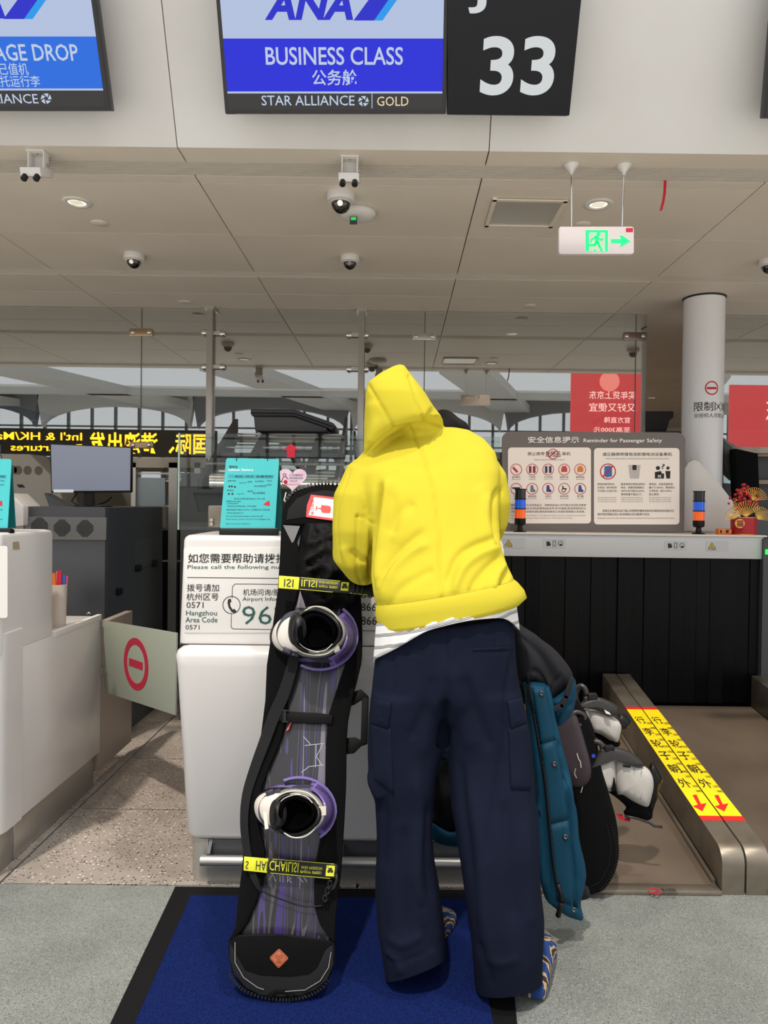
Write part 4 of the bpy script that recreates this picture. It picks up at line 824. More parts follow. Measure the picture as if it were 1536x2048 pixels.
g = MB(); slab(g, YP(4.5), [(1532, 1099), (1545, 1099), (1545, 1109), (1532, 1109)], -.01, 0); tag(g.build('green_indicator', mat('green_lit', (40, 240, 80), .4, emit=1.5)), 'tiny green indicator lamp at the right frame edge', 'lamp')
# ---------------------------------------------------------------- conveyor belts
m_belt = mat('belt_brown', (100, 88, 76), .45, var=(2.5, (84, 74, 64), .35, .65), bump=(60, .08))
Yn, Yf = 2.60, 4.55; zn, zf = .165, .343
t = thing('baggage_belt', 'brown rubber baggage belt with steel sill beside the centre counter', 'conveyor', (.85, 3.5, 0))
def slope(x0n, x1n, x0f, x1f, z0n, z0f, th, yn=Yn, yf=Yf):
    a = [Vector((x0n, yn, z0n - th)), Vector((x1n, yn, z0n - th)), Vector((x1n, yn, z0n)), Vector((x0n, yn, z0n))]; b = [Vector((x0f, yf, z0f - th)), Vector((x1f, yf, z0f - th)), Vector((x1f, yf, z0f)), Vector((x0f, yf, z0f))]
    return MB().prism(a, b)
bx0 = br_ + .03
slope(bx0, 1.186, bx0, 1.296, .014, .148, .012, 2.645, 4.54).build('belt', m_belt, t)
g = MB(); g.box(bx0 + .0, 1.186, 2.59, 2.643, 0, .017); g.build('steel_sill', m_steelw, t, bevel=.004)
g = slope(1.172, 1.186, 1.287, 1.301, .03, .165, .02, 2.65, 4.55); g.build('edge_strip', m_steelw, t)
SP2 = Pl((0, 0, .0175), (0, 0, 1), (1, 0, 0)); c = SP2.P(1309, 1783)
g = MB(); RR = [[c + Vector((r * math.cos(a), r * math.sin(a), h)) for a in [2 * math.pi * k / 24 for k in range(24)]] for r, h in ((.021, 0), (.021, .001), (.017, .001), (.017, 0))]; g.loft(RR + [RR[0]], False); g.obox(c + Vector((-.014, -.014, 0)), (.028, .026, 0), (.003, -.003, 0), (0, 0, .001)); g.build('no_treading_mark', m_red, t)
txt('禁止踩踏', SP2, (1323, 1777, 1352, 1784), m_ink, t, h=.001); txt('No treading', SP2, (1324, 1785, 1354, 1790), m_ink, t, h=.001)
t = thing('baggage_belt', 'brown baggage belt at the right edge beyond the twin rails', 'conveyor', (1.9, 3.5, 0))
slope(1.36, 2.12, 1.475, 2.235, .014, .148, .012, 2.645, 4.54).build('belt', m_belt, t)
MB().box(1.36, 2.12, 2.59, 2.643, 0, .017).build('steel_sill', m_steelw, t, bevel=.004)
# rails with yellow tape
m_tape = mat('tape_yellow', (242, 216, 24), .4, var=(45, (120, 100, 40), .27, .31)); m_tr = mat('tape_red', (214, 34, 34), .45, var=(60, (120, 60, 50), .28, .33))
def rail(label, x0, wd, dxf=.115, cw=0):
    t = thing('guide_rail', label, 'rail', (x0 + wd / 2, 3.5, 0), 'steel guide rails between the belts' if cw is not None else None)
    D = Vector((dxf, Yf - Yn - .06, zf - zn)); R = []
    prof = [(0, 0)] + [(.0, zn - .06)] + [(.06 - .06 * math.cos(a), zn - .06 + .06 * math.sin(a)) for a in [math.pi / 2 * k / 8 for k in range(1, 9)]]
    pts = [Vector((0, y, z)) for y, z in prof] + [Vector((0, Yf - Yn, zf)), Vector((0, Yf - Yn, 0))]
    A = [Vector((x0 + dxf * p.y / (Yf - Yn), Yn + p.y, p.z)) for p in pts]; B = [p + Vector((wd, 0, 0)) for p in A]
    MB().prism(A, B).build('rail_body', m_steelw, t, bevel=.003); return t
RNs = []
t = rail('left one of the twin steel rails with yellow luggage tape', 1.187, .083); t2 = rail('right one of the twin steel rails with yellow luggage tape', 1.276, .083)
rail('steel rail end at the right frame edge beyond the second belt', 2.125, .12)
RN = Vector((0, -(zf - zn) / (Yf - Yn - .06), 1)).normalized(); RP = Pl((1.187, Yn + .06, zn), RN, (1, 0, 0))
def rl(f, x0, wd): y = Yn + f * (Yf - Yn); return lambda u, h=.0: Vector((x0 + .115 * f + wd * u, y, zn + (zf - zn) * (y - Yn - .06) / (Yf - Yn - .06))) + RN * h
def fy(py):                                    # along-rail fraction whose top surface is seen at picture row py
    lo_, hi_ = .03, 1.0
    for _ in range(40):
        m_ = (lo_ + hi_) / 2
        if proj(rl(m_, 1.187, .083)(.5))[1] > py: lo_ = m_
        else: hi_ = m_
    return lo_
for tt, x0 in ((t, 1.187), (t2, 1.276)):
    def strip(y0, y1, h, m, nm, u0=.0, u1=1.0):
        a, b = rl(fy(y0), x0, .083), rl(fy(y1), x0, .083); MB().prism([b(u0), b(u1), a(u1), a(u0)], [b(u0, h), b(u1, h), a(u1, h), a(u0, h)]).build(nm, m, tt)
    strip(1418, 1636, .001, m_tape, 'yellow_tape'); strip(1414, 1419, .0012, m_tr, 'red_bar'); strip(1632, 1641, .0012, m_tr, 'red_bar')
    for ch, py in zip('行李轮子朝外', (1440, 1463, 1487, 1511, 1537, 1566)):
        c0 = rl(fy(py), x0, .083)(.42); px_, py_ = proj(c0); s_ = 8.5 + (py - 1440) * .022; txt(ch, RP, (px_ - s_, py_ - s_ * .8, px_ + s_, py_ + s_ * .8), m_ink, tt, h=.0022, bold=.003)
        for e in range(2):
            c0 = rl(fy(py + 6 + e * 10), x0, .083)(.86); px_, py_ = proj(c0); txt('LUGGAGE WHEELS OUTWARD'.split()[(e + py) % 3][:4], RP, (px_ - 5, py_ - 2, px_ + 5, py_ + 2), m_ink, tt, h=.0022, bold=.01)
    px_, py_ = proj(rl(fy(1606), x0, .083)(.5)); g = MB(); P0 = [(-15, -16), (-7, -17), (2, 2), (13, 0), (5, 16), (-14, 6), (-4, 3)]
    slab(g, RP, [(px_ + a, py_ + b) for a, b in P0], .001, .0024); g.build('red_arrow', m_tr, tt)
RS = Pl((1.187, 0, 0), (-1, .057, 0)); g = MB(); P4 = [(1395, 1650), (1430, 1690), (1447, 1722), (1440, 1722), (1402, 1668)]
slab(g, RS, P4, .004, .0055); g.build('worn_tape', mat('worn_tape', (150, 148, 140), .5, var=(40, (150, 140, 50), .4, .5)), t)
# ================================================================ FLOOR MAT
t = thing('entrance_mat', 'royal blue carpet mat with a black rubber border', 'mat', (-.1, 2.2, 0))
O4 = [fl(344, 1790), fl(1010, 1796), fl(1040, 2060), fl(214, 2060)]; 
def ext(a, b, k): return b + (b - a) * k
L1 = fl(222, 2048); L0 = fl(344, 1790); R1 = fl(1034, 2048); R0 = fl(1010, 1790)
yF = 1.25; 
def onx(a, b, y): k = (y - a.y) / (b.y - a.y); return Vector((a.x + (b.x - a.x) * k, y, 0))
yB = 2.60; q = [onx(L0, L1, yB), onx(R0, R1, yB), onx(R0, R1, yF), onx(L0, L1, yF)]
MB().prism(q, [p + Vector((0, 0, .006)) for p in q]).build('rubber_border', mat('mat_black', (16, 16, 18), .7, bump=(200, .3), spec=.15), t)
q2 = [Vector((onx(fl(375, 1812), fl(272, 2048), y).x if s_ == 0 else onx(fl(940, 1812), fl(985, 2048), y).x, y, .006)) for y, s_ in ((2.535, 0), (2.535, 1), (yF + .07, 1), (yF + .07, 0))]
m_carp = mat('mat_blue', (18, 38, 98), .95, bump=(350, 1.0, .004), var=(260, (9, 20, 62), .35, .62), spec=.1)
MB().prism(q2, [p + Vector((0, 0, .005)) for p in q2]).build('carpet', m_carp, t)
g = MB(); a = fl(600, 1999); g.obox(a + Vector((-.016, 0, .0115)), (.03, -.006, 0), (.0, .03, 0), (0, 0, .0012)); tag(g.build('paper_scrap', m_whitep), 'tiny white paper scrap under the bottom of the snowboard bag', 'paper')
# ================================================================ SNOWBOARD BAG LEANING ON THE CENTRE COUNTER
def board_mat(name):
    m = bpy.data.materials.new(name); m.use_nodes = True; N = m.node_tree.nodes; L = m.node_tree.links; b = N['Principled BSDF']
    tc = N.new('ShaderNodeTexCoord'); mp = N.new('ShaderNodeMapping'); mp.inputs['Scale'].default_value = (17, 2.2, 1.3); mp.inputs['Rotation'].default_value = (0, .10, 0); L.new(tc.outputs['Object'], mp.inputs[0])
    n = N.new('ShaderNodeTexNoise'); n.inputs['Scale'].default_value = .75; n.inputs['Detail'].default_value = 1.5; n.inputs['Distortion'].default_value = .9; L.new(mp.outputs[0], n.inputs['Vector'])
    r = N.new('ShaderNodeValToRGB'); L.new(n.outputs[0], r.inputs[0]); e = r.color_ramp.elements; r.color_ramp.interpolation = 'CONSTANT'
    e[0].position = 0; e[0].color = rgb((40, 38, 44)); e[1].position = .33; e[1].color = rgb((70, 58, 112))
    for p_, c_ in ((.37, (40, 38, 42)), (.43, (78, 76, 84)), (.452, (34, 32, 36)), (.495, (60, 46, 108)), (.52, (46, 44, 48)), (.56, (120, 116, 128)), (.585, (38, 36, 40)), (.63, (86, 76, 124)), (.66, (44, 42, 48))):
        x = e.new(p_); x.color = rgb(c_)
    L.new(r.outputs[0], b.inputs['Base Color']); b.inputs['Roughness'].default_value = .3; b.inputs['Coat Weight'].default_value = .3; b.inputs['Coat Roughness'].default_value = .15
    return m
m_board = board_mat('board_graphic'); m_stry = mat('strap_yellow', (208, 210, 30), .6); m_pur = mat('binding_purple', (118, 100, 168), .35, coat=.3); m_pur2 = mat('binding_dark_purple', (74, 60, 112), .45)
m_shell = mat('boot_white', (214, 206, 198), .5, bump=(80, .2)); m_bgrey = mat('boot_grey', (150, 148, 144), .5); m_pipe = mat('piping_white', (212, 210, 196), .5); m_liner = mat('boot_liner', (4, 4, 5), .95, spec=.03); m_navy = mat('strap_navy', (34, 34, 56), .5); m_leather = mat('leather_patch', (164, 84, 48), .6, bump=(200, .3))
BN = Vector((0, -1, .471)).normalized(); B1 = Pl((0, 2.05, 0), BN, (1, 0, 0))
base = B1.P(560, 1998); bag = thing('snowboard_bag', 'open black snowboard bag with yellow straps and purple board, leaning on the centre counter', 'snowboard bag', (base.x, base.y, 0))
OUT = [(563, 1022), (570, 1002), (590, 983), (618, 972), (650, 967), (682, 970), (706, 985), (720, 1015), (726, 1060), (726, 1120), (721, 1180), (724, 1240), (724, 1310), (716, 1352), (704, 1400), (696, 1440), (693, 1480), (692, 1560), (690, 1610), (686, 1680), (682, 1740), (676, 1790), (670, 1850), (669, 1890), (668, 1930), (655, 1963), (630, 1983), (600, 1994), (560, 1997), (520, 1993), (490, 1978), (466, 1950), (457, 1920), (456, 1882), (468, 1860), (475, 1800), (483, 1740), (487, 1690), (483, 1640), (487, 1590), (500, 1540), (520, 1480), (530, 1400), (533, 1330), (545, 1250), (555, 1180), (560, 1100), (562, 1050)]
def flat(pl, pts, h0, h1, name, m, parent, bevel=.004, smooth=0):
    g = MB(); slab(g, pl, pts, h0, h1); return g.build(name, m, parent, bevel=bevel, smooth=smooth)
flat(B1, [tuple(p) for p in cr(OUT, 3)], 0, .028, 'back_panel', m_fab, bag, .012)
flat(B1, [(585, 1010), (640, 985), (700, 1000), (706, 1180), (700, 1400), (672, 1480), (668, 1700), (655, 1960), (600, 1985), (520, 1980), (470, 1940), (490, 1700), (525, 1500), (560, 1300), (570, 1100)], .028, .042, 'snowboard', m_board, bag, .003)
# open flaps at both sides
flat(B1, [(562, 1045), (580, 1050), (598, 1095), (602, 1150), (592, 1200), (578, 1240), (582, 1330), (577, 1380), (572, 1440), (560, 1485), (540, 1530), (524, 1572), (515, 1640), (530, 1700), (528, 1750), (514, 1800), (494, 1846), (472, 1876), (456, 1882), (470, 1855), (475, 1800), (483, 1740), (487, 1690), (483, 1640), (487, 1590), (500, 1540), (520, 1480), (530, 1400), (533, 1330), (545, 1250), (555, 1180), (560, 1100)], .042, .062, 'side_flap', m_fab, bag, .006)
flat(B1, [(726, 1100), (700, 1150), (694, 1200), (702, 1260), (692, 1325), (678, 1365), (657, 1430), (651, 1500), (650, 1570), (652, 1610), (644, 1660), (634, 1715), (628, 1770), (629, 1815), (640, 1850), (664, 1884), (669, 1884), (670, 1850), (676, 1790), (682, 1740), (686, 1680), (690, 1610), (692, 1560), (693, 1480), (696, 1440), (704, 1400), (716, 1352), (724, 1310), (724, 1240), (721, 1180)], .042, .062, 'side_flap', m_fab, bag, .006)
# caps at the two ends
cap = [(457, 1882), (475, 1872), (520, 1869), (560, 1870), (610, 1876), (668, 1884), (668, 1930), (655, 1963), (630, 1983), (600, 1994), (560, 1997), (520, 1993), (490, 1978), (466, 1950), (457, 1920)]
o = flat(B1, cap, .03, .075, 'end_cap', m_fab2, bag, .012)
flat(B1, [(458, 1882), (475, 1873), (560, 1871), (667, 1884), (650, 1900), (634, 1935), (618, 1948), (580, 1953), (520, 1950), (490, 1940), (476, 1915)], .074, .079, 'cap_panel', m_fab, o, .002)
o = flat(B1, [(563, 1048), (563, 1022), (570, 1002), (590, 983), (618, 972), (650, 967), (682, 970), (706, 985), (722, 1015), (722, 1052)], .03, .072, 'end_cap', m_fab, bag, .012)
flat(B1, [(572, 1040), (576, 1018), (594, 996), (622, 984), (650, 980), (682, 983), (704, 998), (712, 1022), (712, 1046), (640, 1030)], .071, .075, 'cap_panel', m_fab2, o, .002)
g = MB(); line(g, B1, [(470, 1885), (470, 1925), (487, 1955), (515, 1975), (527, 1979)], 1.6, .08); line(g, B1, [(571, 1983), (610, 1980), (640, 1962), (657, 1935), (662, 1905)], 1.6, .08); g.build('piping', m_grey, bag)
def teeth(pl, path, h, w, name='zip_teeth', parent=bag, step=6.0):
    pts = cr(path, 14, False); g = MB(); acc = 0; last = pts[0]
    for p in pts[1:]:
        d = (p - last).length
        if d >= step:
            t_ = (p - last).normalized(); n_ = Vector((-t_.y, t_.x)); g_c = last
            slab(g, pl, [g_c - n_ * w / 2 - t_ * step * .33, g_c + n_ * w / 2 - t_ * step * .33, g_c + n_ * w / 2 + t_ * step * .33, g_c - n_ * w / 2 + t_ * step * .33], h - .012, h); last = p
    o = g.build(name, m_black, parent); o['kind'] = 'stuff'; return o
teeth(B1, [(460, 1948), (470, 1964), (487, 1980), (510, 1990), (535, 1996), (560, 1999), (590, 1998), (620, 1990), (645, 1974), (657, 1955)], .062, 7)
teeth(B1, [(571, 1001), (585, 984), (604, 975), (630, 967), (655, 964), (690, 968)], .062, 6)
flat(B1, [(536, 1987), (549, 1979), (575, 1979), (590, 1988), (584, 1998), (568, 1988), (552, 1988), (538, 1999)], .062, .078, 'pull_tab', m_fab, bag)
pc = (558, 1917); dp = [(pc[0] - 1, pc[1] - 19), (pc[0] + 2, pc[1] - 18), (pc[0] + 18, pc[1] - 2), (pc[0] + 18, pc[1] + 2), (pc[0] + 1, pc[1] + 19), (pc[0] - 3, pc[1] + 19), (pc[0] - 18, pc[1] + 1), (pc[0] - 18, pc[1] - 3)]
o = flat(B1, dp, .078, .083, 'leather_patch', m_leather, bag, .0015)
g = MB(); line(g, B1, [(pc[0] + (x - pc[0]) * .86, pc[1] + (y - pc[1]) * .86) for x, y in dp], .8, .0838, closed=True)
for a, b in (((-4, -4), 3.4), ((4, -4), 3.4), ((0, 4), 3)): annulus(g, B1, (pc[0] + a[0], pc[1] + a[1]), b - 1, b, .0838, 14)
line(g, B1, [(pc[0] - 5, pc[1] + 8), (pc[0] + 5, pc[1] + 8)], 1.2, .0838); g.build('embossed_emblem', mat('leather_dark', (104, 48, 28), .6), o)
# crumpled inner cloth under the top cap: peaks and folds over a grid
random.seed(11); NX, NY = 26, 26; vs = []; fs = []
rowsL = {1048: 604, 1090: 598, 1130: 588, 1160: 592, 1180: 600, 1215: 612}; 
def edge(y, tab): ks = sorted(tab); y = min(max(y, ks[0]), ks[-1]); k = max(i for i in range(len(ks) - 1) if ks[i] <= y) if y < ks[-1] else len(ks) - 2; a, b = ks[k], ks[k + 1]; return tab[a] + (tab[b] - tab[a]) * (y - a) / (b - a)
for j in range(NY + 1):
    y = 1046 + (1216 - 1046) * j / NY; l_ = edge(y, rowsL); r_ = 722 - (y > 1185) * (y - 1185) * .6
    for i in range(NX + 1):
        x = l_ + (r_ - l_) * i / NX; u, v = x / 30, y / 30
        nn = abs(noise.noise(Vector((u * .9 + v * .5, v * .7 - u * .3, 3)))) * .06 + abs(noise.noise(Vector((u * 1.7 - v, v * 1.3 + u * .5, 9)))) * .025
        e_ = min(i, NX - i, NY - j + 2, j + 2) / 4; h = .05 + (.075 - nn) * min(1, e_) - (.02 if abs(y - 1168) < 9 else 0)
        vs.append(B1.P(x, y, h))
for j in range(NY):
    for i in range(NX): a = j * (NX + 1) + i; fs.append((a, a + 1, a + NX + 2, a + NX + 1))
g = MB(); g.add(vs, fs); g2 = [v - BN * .01 for v in vs]; g.add(g2, [tuple(reversed(f)) for f in fs]); g.build('crumpled_lining', m_nylon, bag, True)
flat(B1, [(566, 1050), (600, 1052), (588, 1082), (584, 1086)], .06, .063, 'silver_corner', mat('silver_print', (92, 92, 96), .5), bag, 0)
# check-in sticker on the top cap
o = flat(B1, [(622, 989), (690, 997), (686, 1044), (612, 1034), (614, 1010)], .0755, .077, 'sticker', mat('sticker_red', (206, 40, 44), .5), bag, 0)
flat(B1, [(628, 994), (684, 1001), (681, 1039), (617, 1030)], .077, .0775, 'sticker_face', mat('sticker_white', (226, 222, 222), .5), o, 0)
g = MB(); slab(g, B1, [(643, 1010), (660, 1012), (662, 1018), (660, 1026), (644, 1025), (641, 1018)], .0775, .0785); line(g, B1, [(641, 1017), (633, 1016)], 1.6, .0785); line(g, B1, [(633, 1012), (632, 1020)], 1.6, .0785); g.build('hand_print', mat('print_red', (214, 52, 46), .5), o)
B1r = Pl(B1.O, B1.N, B1.V)
for k, ch in enumerate('轻拿行李'): txt(ch, B1, (621, 999 + k * 8, 628, 1006 + k * 8), m_red, o, h=.0785)
# straps
def strap(yel, blk, sq, lines, h, texts):
    t_ = flat(B1, yel, h - .004, h, 'yellow_strap', m_stry, bag, .001); b_ = flat(B1, blk, h - .004, h, 'black_strap', m_black, bag, .001)
    g = MB(); [line(g, B1, l, .9, h + .001) for l in lines]; g.build('strap_edge', m_stry, b_); s_ = flat(B1, sq, h, h + .001, 'yellow_square', m_stry, b_, 0)
    cx_ = sum(p[0] for p in sq) / 4; cy_ = sum(p[1] for p in sq) / 4; g = MB(); slab(g, B1, circ(cx_ - 3, cy_ + 1, 3, 12), h + .001, h + .002); slab(g, B1, circ(cx_ + 3, cy_ + 1, 3, 12), h + .001, h + .002); slab(g, B1, [(cx_ - 4, cy_ - 6), (cx_ + 4, cy_ - 6), (cx_ + 3, cy_), (cx_ - 3, cy_)], h + .001, h + .002); g.build('strap_emblem', m_ink, s_)
    for s, bx, m, dy in texts: txt(s, B1, bx, m, t_ if m is m_ink else b_, h=h + .001, flipv=True, dy=dy, bold=0)
strap([(488, 1713), (537, 1717), (534, 1746), (487, 1741)], [(537, 1717), (672, 1728), (676, 1732), (674, 1757), (534, 1747)], [(653, 1730), (670, 1732), (668, 1753), (651, 1752)], [[(545, 1718), (668, 1728)], [(541, 1746), (660, 1757)]], .085,
      [('CHAILISI', (539, 1723, 597, 1743), m_stry, 5), ('ENJOY SPEED', (601, 1740, 643, 1747), m_stry, 3), ('AND PASSION', (602, 1733, 644, 1739), m_stry, 3), ('HAI', (512, 1722, 535, 1741), m_ink, 2), ('S', (491, 1722, 497, 1738), m_ink, 0)])
strap([(558, 1151), (599, 1154), (597, 1179), (557, 1176)], [(599, 1154), (640, 1158), (740, 1166), (768, 1172), (766, 1196), (700, 1187), (597, 1179)], [(683, 1164), (698, 1165), (696, 1182), (681, 1181)], [[(602, 1155), (680, 1162)], [(599, 1178), (665, 1184)], [(700, 1186), (735, 1190)]], .145,
      [('ILISI', (603, 1160, 634, 1174), m_stry, 2), ('ENJOY SPEED', (638, 1170, 675, 1176), m_stry, 3), ('AND PASSION', (638, 1163, 675, 1168), m_stry, 3), ('ISI', (568, 1158, 587, 1174), m_ink, 1)])
g = MB(); [slab(g, B1, [(706 + k * 9, 1166 + k), (711 + k * 9, 1163 + k), (709 + k * 9, 1184 + k), (704 + k * 9, 1186 + k)], .145, .155) for k in range(3)]; g.build('strap_buckle', m_black, bag, bevel=.002)
o = flat(B1, [(550, 1421), (640, 1426), (666, 1430), (664, 1448), (600, 1445), (549, 1442)], .062, .07, 'black_belt', m_nylon, bag, .002)
g = MB(); slab(g, B1, [(567, 1419), (572, 1419), (572, 1445), (567, 1444)], .07, .078); slab(g, B1, [(564, 1419), (577, 1420), (577, 1423), (564, 1422)], .07, .076); slab(g, B1, [(564, 1442), (577, 1442), (577, 1445), (564, 1445)], .07, .076); g.build('belt_buckle', m_black, o)
g = MB(); slab(g, B1, [(580, 1446), (583, 1443), (577, 1459), (571, 1463)], .044, .06); g.build('red_tag', mat('tag_coral', (206, 96, 86), .5), bag)
# loose shoulder strap down the left side, cord and clip
pts = [(592, 1296), (582, 1340), (566, 1390), (548, 1430), (530, 1480), (508, 1540), (493, 1590), (488, 1640), (492, 1690), (500, 1730), (512, 1765), (524, 1786)]; wd = [20, 22, 24, 24, 22, 20, 18, 16, 16, 15, 12, 4]
P_ = cr(pts, 4, False); A = []; Bq = []
for i, p in enumerate(P_):
    d = (P_[min(i + 1, len(P_) - 1)] - P_[max(i - 1, 0)]).normalized(); n_ = Vector((-d.y, d.x)); f_ = i / (len(P_) - 1) * (len(wd) - 1); w_ = wd[int(f_)] + (wd[min(int(f_) + 1, len(wd) - 1)] - wd[int(f_)]) * (f_ % 1); A.append(p + n_ * w_ / 2); Bq.append(p - n_ * w_ / 2)
R = [[B1.P(*a, .066), B1.P(*a, .07), B1.P(*b, .074 + .004 * math.sin(k * .5)), B1.P(*b, .066)] for k, (a, b) in enumerate(zip(A, Bq))]
MB().loft(R).build('shoulder_strap', m_fab2, bag, 2)
g = MB(); g.tube([B1.P(x, y, .07) for x, y in cr([(520, 1780), (545, 1792), (575, 1803), (600, 1811), (625, 1813), (646, 1811)], 4, False)], .0022, 6); g.build('cord', m_black, bag, True)
g = MB(); [g.tube([B1.P(x + 4 * math.cos(a), y + 7 * math.sin(a), .09) for a in [2 * math.pi * k / 10 for k in range(11)]], .003, 6) for x, y in ((660, 1768), (655, 1782), (650, 1797))]; g.tube([B1.P(x, y, .09) for x, y in ((672, 1745), (674, 1760), (668, 1776), (662, 1782))], .006, 8); g.build('strap_clip', m_black, bag, True)
g = MB(); [line(g, B1, l, 1.1, .0435) for l in ([(538, 1760), (545, 1748)], [(545, 1748), (551, 1762)], [(560, 1750), (560, 1763)], [(566, 1750), (566, 1764)], [(575, 1752), (575, 1764)], [(575, 1752), (581, 1757), (577, 1760), (583, 1765)], [(596, 1754), (606, 1764)], [(607, 1753), (614, 1764)])]; g.build('board_lettering', m_pipe, bag)
g = MB(); [line(g, B1, l, 1.4, .0435) for l in ([(607, 1473), (622, 1490)], [(610, 1491), (648, 1487)], [(645, 1489), (633, 1513), (644, 1532)], [(632, 1490), (631, 1534)], [(603, 1545), (618, 1533), (648, 1530)])]; g.build('geometric_print', mat('print_silver', (190, 190, 196), .2, metal=.8), bag)
# carrying handle at the right
g = MB(); 
slab(g, B1, [(700, 1386), (722, 1378), (738, 1393), (736, 1398), (722, 1400), (706, 1410), (698, 1410)], .02, .034); slab(g, B1, [(724, 1395), (738, 1395), (735, 1488), (721, 1488)], .03, .036); slab(g, B1, [(692, 1476), (710, 1474), (736, 1487), (722, 1492), (708, 1506), (692, 1508)], .02, .034); g.build('carry_handle', m_nylon, bag, bevel=.003)
g = MB(); g.tube([B1.P(*p, .08) for p in ((572, 985), (570, 994), (568, 1000), (571, 1004))], .0022, 6); g.build('zip_pull', m_pipe, bag, True)
# boots strapped into their bindings (each lifts off the board: parts of the bag's load)
def boot(cx_, cy_, label, flip=1, R1=1.0, ang=0):
    def q(x, y): a = math.radians(ang); x *= R1; y *= R1 * flip; return (cx_ + x * math.cos(a) - y * math.sin(a), cy_ + x * math.sin(a) + y * math.cos(a))
    def E(x, y, rx, ry, h, n=36, pw=1): return [B1.P(*q(x + rx * (1 + .05 * math.sin(3 * t + 1)) * math.cos(t), y + ry * (1 + .05 * math.sin(3 * t + 1)) * math.sin(t)), h + (.012 * math.cos(2 * t + .6) if h > .19 else 0)) for t in [2 * math.pi * k / n for k in range(n)]]
    t = thing('snowboard_boot', label, 'boot', B1.P(cx_, cy_, .045), 'snowboard boots strapped to the purple board')
    MB().loft([E(-12, 8, 84, 50, .045), E(-14, 8, 86, 52, .055), E(-12, 8, 82, 50, .07)]).build('sole', m_black, t, True)
    MB().loft([E(-30, 8, 62, 42, .07), E(-32, 8, 62, 42, .10), E(-26, 6, 52, 38, .14), E(-20, 4, 30, 28, .155)]).build('toe_cap', m_shell, t, True)
    MB().loft([E(10, 10, 66, 50, .07), E(12, 6, 62, 52, .12), E(10, 3, 60, 54, .17), E(8, 0, 58, 53, .205), E(8, 0, 54, 49, .21), E(8, 0, 50, 45, .2), E(10, 2, 44, 40, .12)], False).build('boot_shell', m_bgrey, t, True)
    MB().loft([E(4, 0, 56, 50, .198), E(3, -1, 57, 50, .216), E(3, -1, 52, 45, .224), E(3, 0, 46, 40, .218), E(3, 0, 45, 38, .16)], False).build('cuff', m_black, t, True)
    MB().loft([E(4, 2, 44, 40, .19), E(4, 1, 43, 39, .226), E(4, 1, 39, 36, .24), E(6, 1, 35, 33, .242), E(8, 4, 31, 31, .225), E(10, 6, 29, 31, .15), E(10, 7, 29, 30, .06)], cap=True).build('liner', m_liner, t, True)
    def pipe(pts, h, r=.0017, m=m_pipe, n='piping'): MB().tube([B1.P(*q(x, y), h) for x, y in cr(pts, 5, False)], r, 6).build(n, m, t, True)
    pipe([(-46, 26), (-30, 44), (-4, 52), (26, 50), (48, 34), (60, 8)], .208, .0022); pipe([(-20, -44), (0, -53), (26, -50), (46, -34), (56, -12)], .222, .0020)
    pipe([(-36, 20), (-24, 34), (0, 44), (24, 42), (40, 28)], .232, .0014); pipe([(-26, 38), (-6, 46), (12, 46)], .215, .0014)
    # tongue and lacing
    MB().loft([E(-36, -4, 18, 34, .17), E(-38, -4, 19, 36, .22), E(-32, -4, 15, 31, .246)]).build('tongue', m_black, t, True)
    g = MB()
    for k in range(4): g.tube([B1.P(*q(-48 + k * 2, -14 + k * 8), .213), B1.P(*q(-30, -18 + k * 9), .218)], .0024, 6)
    g.build('laces', m_fab2, t, True)
    # binding: base plate, highback, straps
    MB().loft([E(4, 14, 88, 56, .042), E(4, 14, 88, 56, .052), E(4, 14, 80, 50, .055)]).build('binding_plate', m_pur2, t, True)
    def strip(a0, a1, r0, r1, h0, h1, n, m, sx=1.05, sy=.95, c0=(12, 10), n_=16, th=5):
        R = []
        for k in range(n_ + 1):
            a = math.radians(a0 + (a1 - a0) * k / n_); f_ = math.sin(math.pi * k / n_) ** .5 if h1 > .12 else 1; hh = h0 + (h1 - h0) * max(f_, .25)
            P2 = lambda r: (c0[0] + r * math.cos(a) * sx, c0[1] + r * math.sin(a) * sy)
            R.append([B1.P(*q(*P2(r1)), h0), B1.P(*q(*P2(r0 + th * .4)), hh), B1.P(*q(*P2(r0 - th * .4)), hh), B1.P(*q(*P2(r1 - th)), h0)])
        MB().loft(R).build(n, m, t, 2)
    strip(-48, 72, 56, 80, .055, .20, 'highback', m_pur); strip(-40, 62, 63, 74, .1, .155, 'highback_inset', m_pur2, th=2)
    strip(-52, 120, 78, 82, .045, .07, 'heel_hoop', m_pur, th=7)
    for pts, w_, h in (([(-30, -42), (-58, -34), (-76, -6), (-74, 22), (-54, 44), (-34, 52)], 9, .125), ([(-20, 50), (6, 62), (34, 64), (64, 52)], 9, .09)):
        P_ = cr(pts, 5, False); R = []
        for i, p in enumerate(P_):
            d = (P_[min(i + 1, len(P_) - 1)] - P_[max(i - 1, 0)]).normalized(); n2 = Vector((-d.y, d.x)) * w_ / 2
            R.append([B1.P(*q(*(p + n2)), h), B1.P(*q(*(p + n2)), h + .006), B1.P(*q(*(p - n2)), h + .006), B1.P(*q(*(p - n2)), h)])
        MB().loft(R).build('binding_strap', m_navy, t, 2)
    g = MB(); a = [B1.P(*q(-62, 34), .125), B1.P(*q(-46, 40), .125), B1.P(*q(-50, 54), .125), B1.P(*q(-68, 46), .125)]; g.prism(a, [p + BN * .016 for p in a]); g.build('ratchet', m_navy, t, bevel=.003)
    return t, q
t, q = boot(628, 1262, 'upper boot in its purple binding, opening facing out, just below the upper yellow strap', 1, .92)
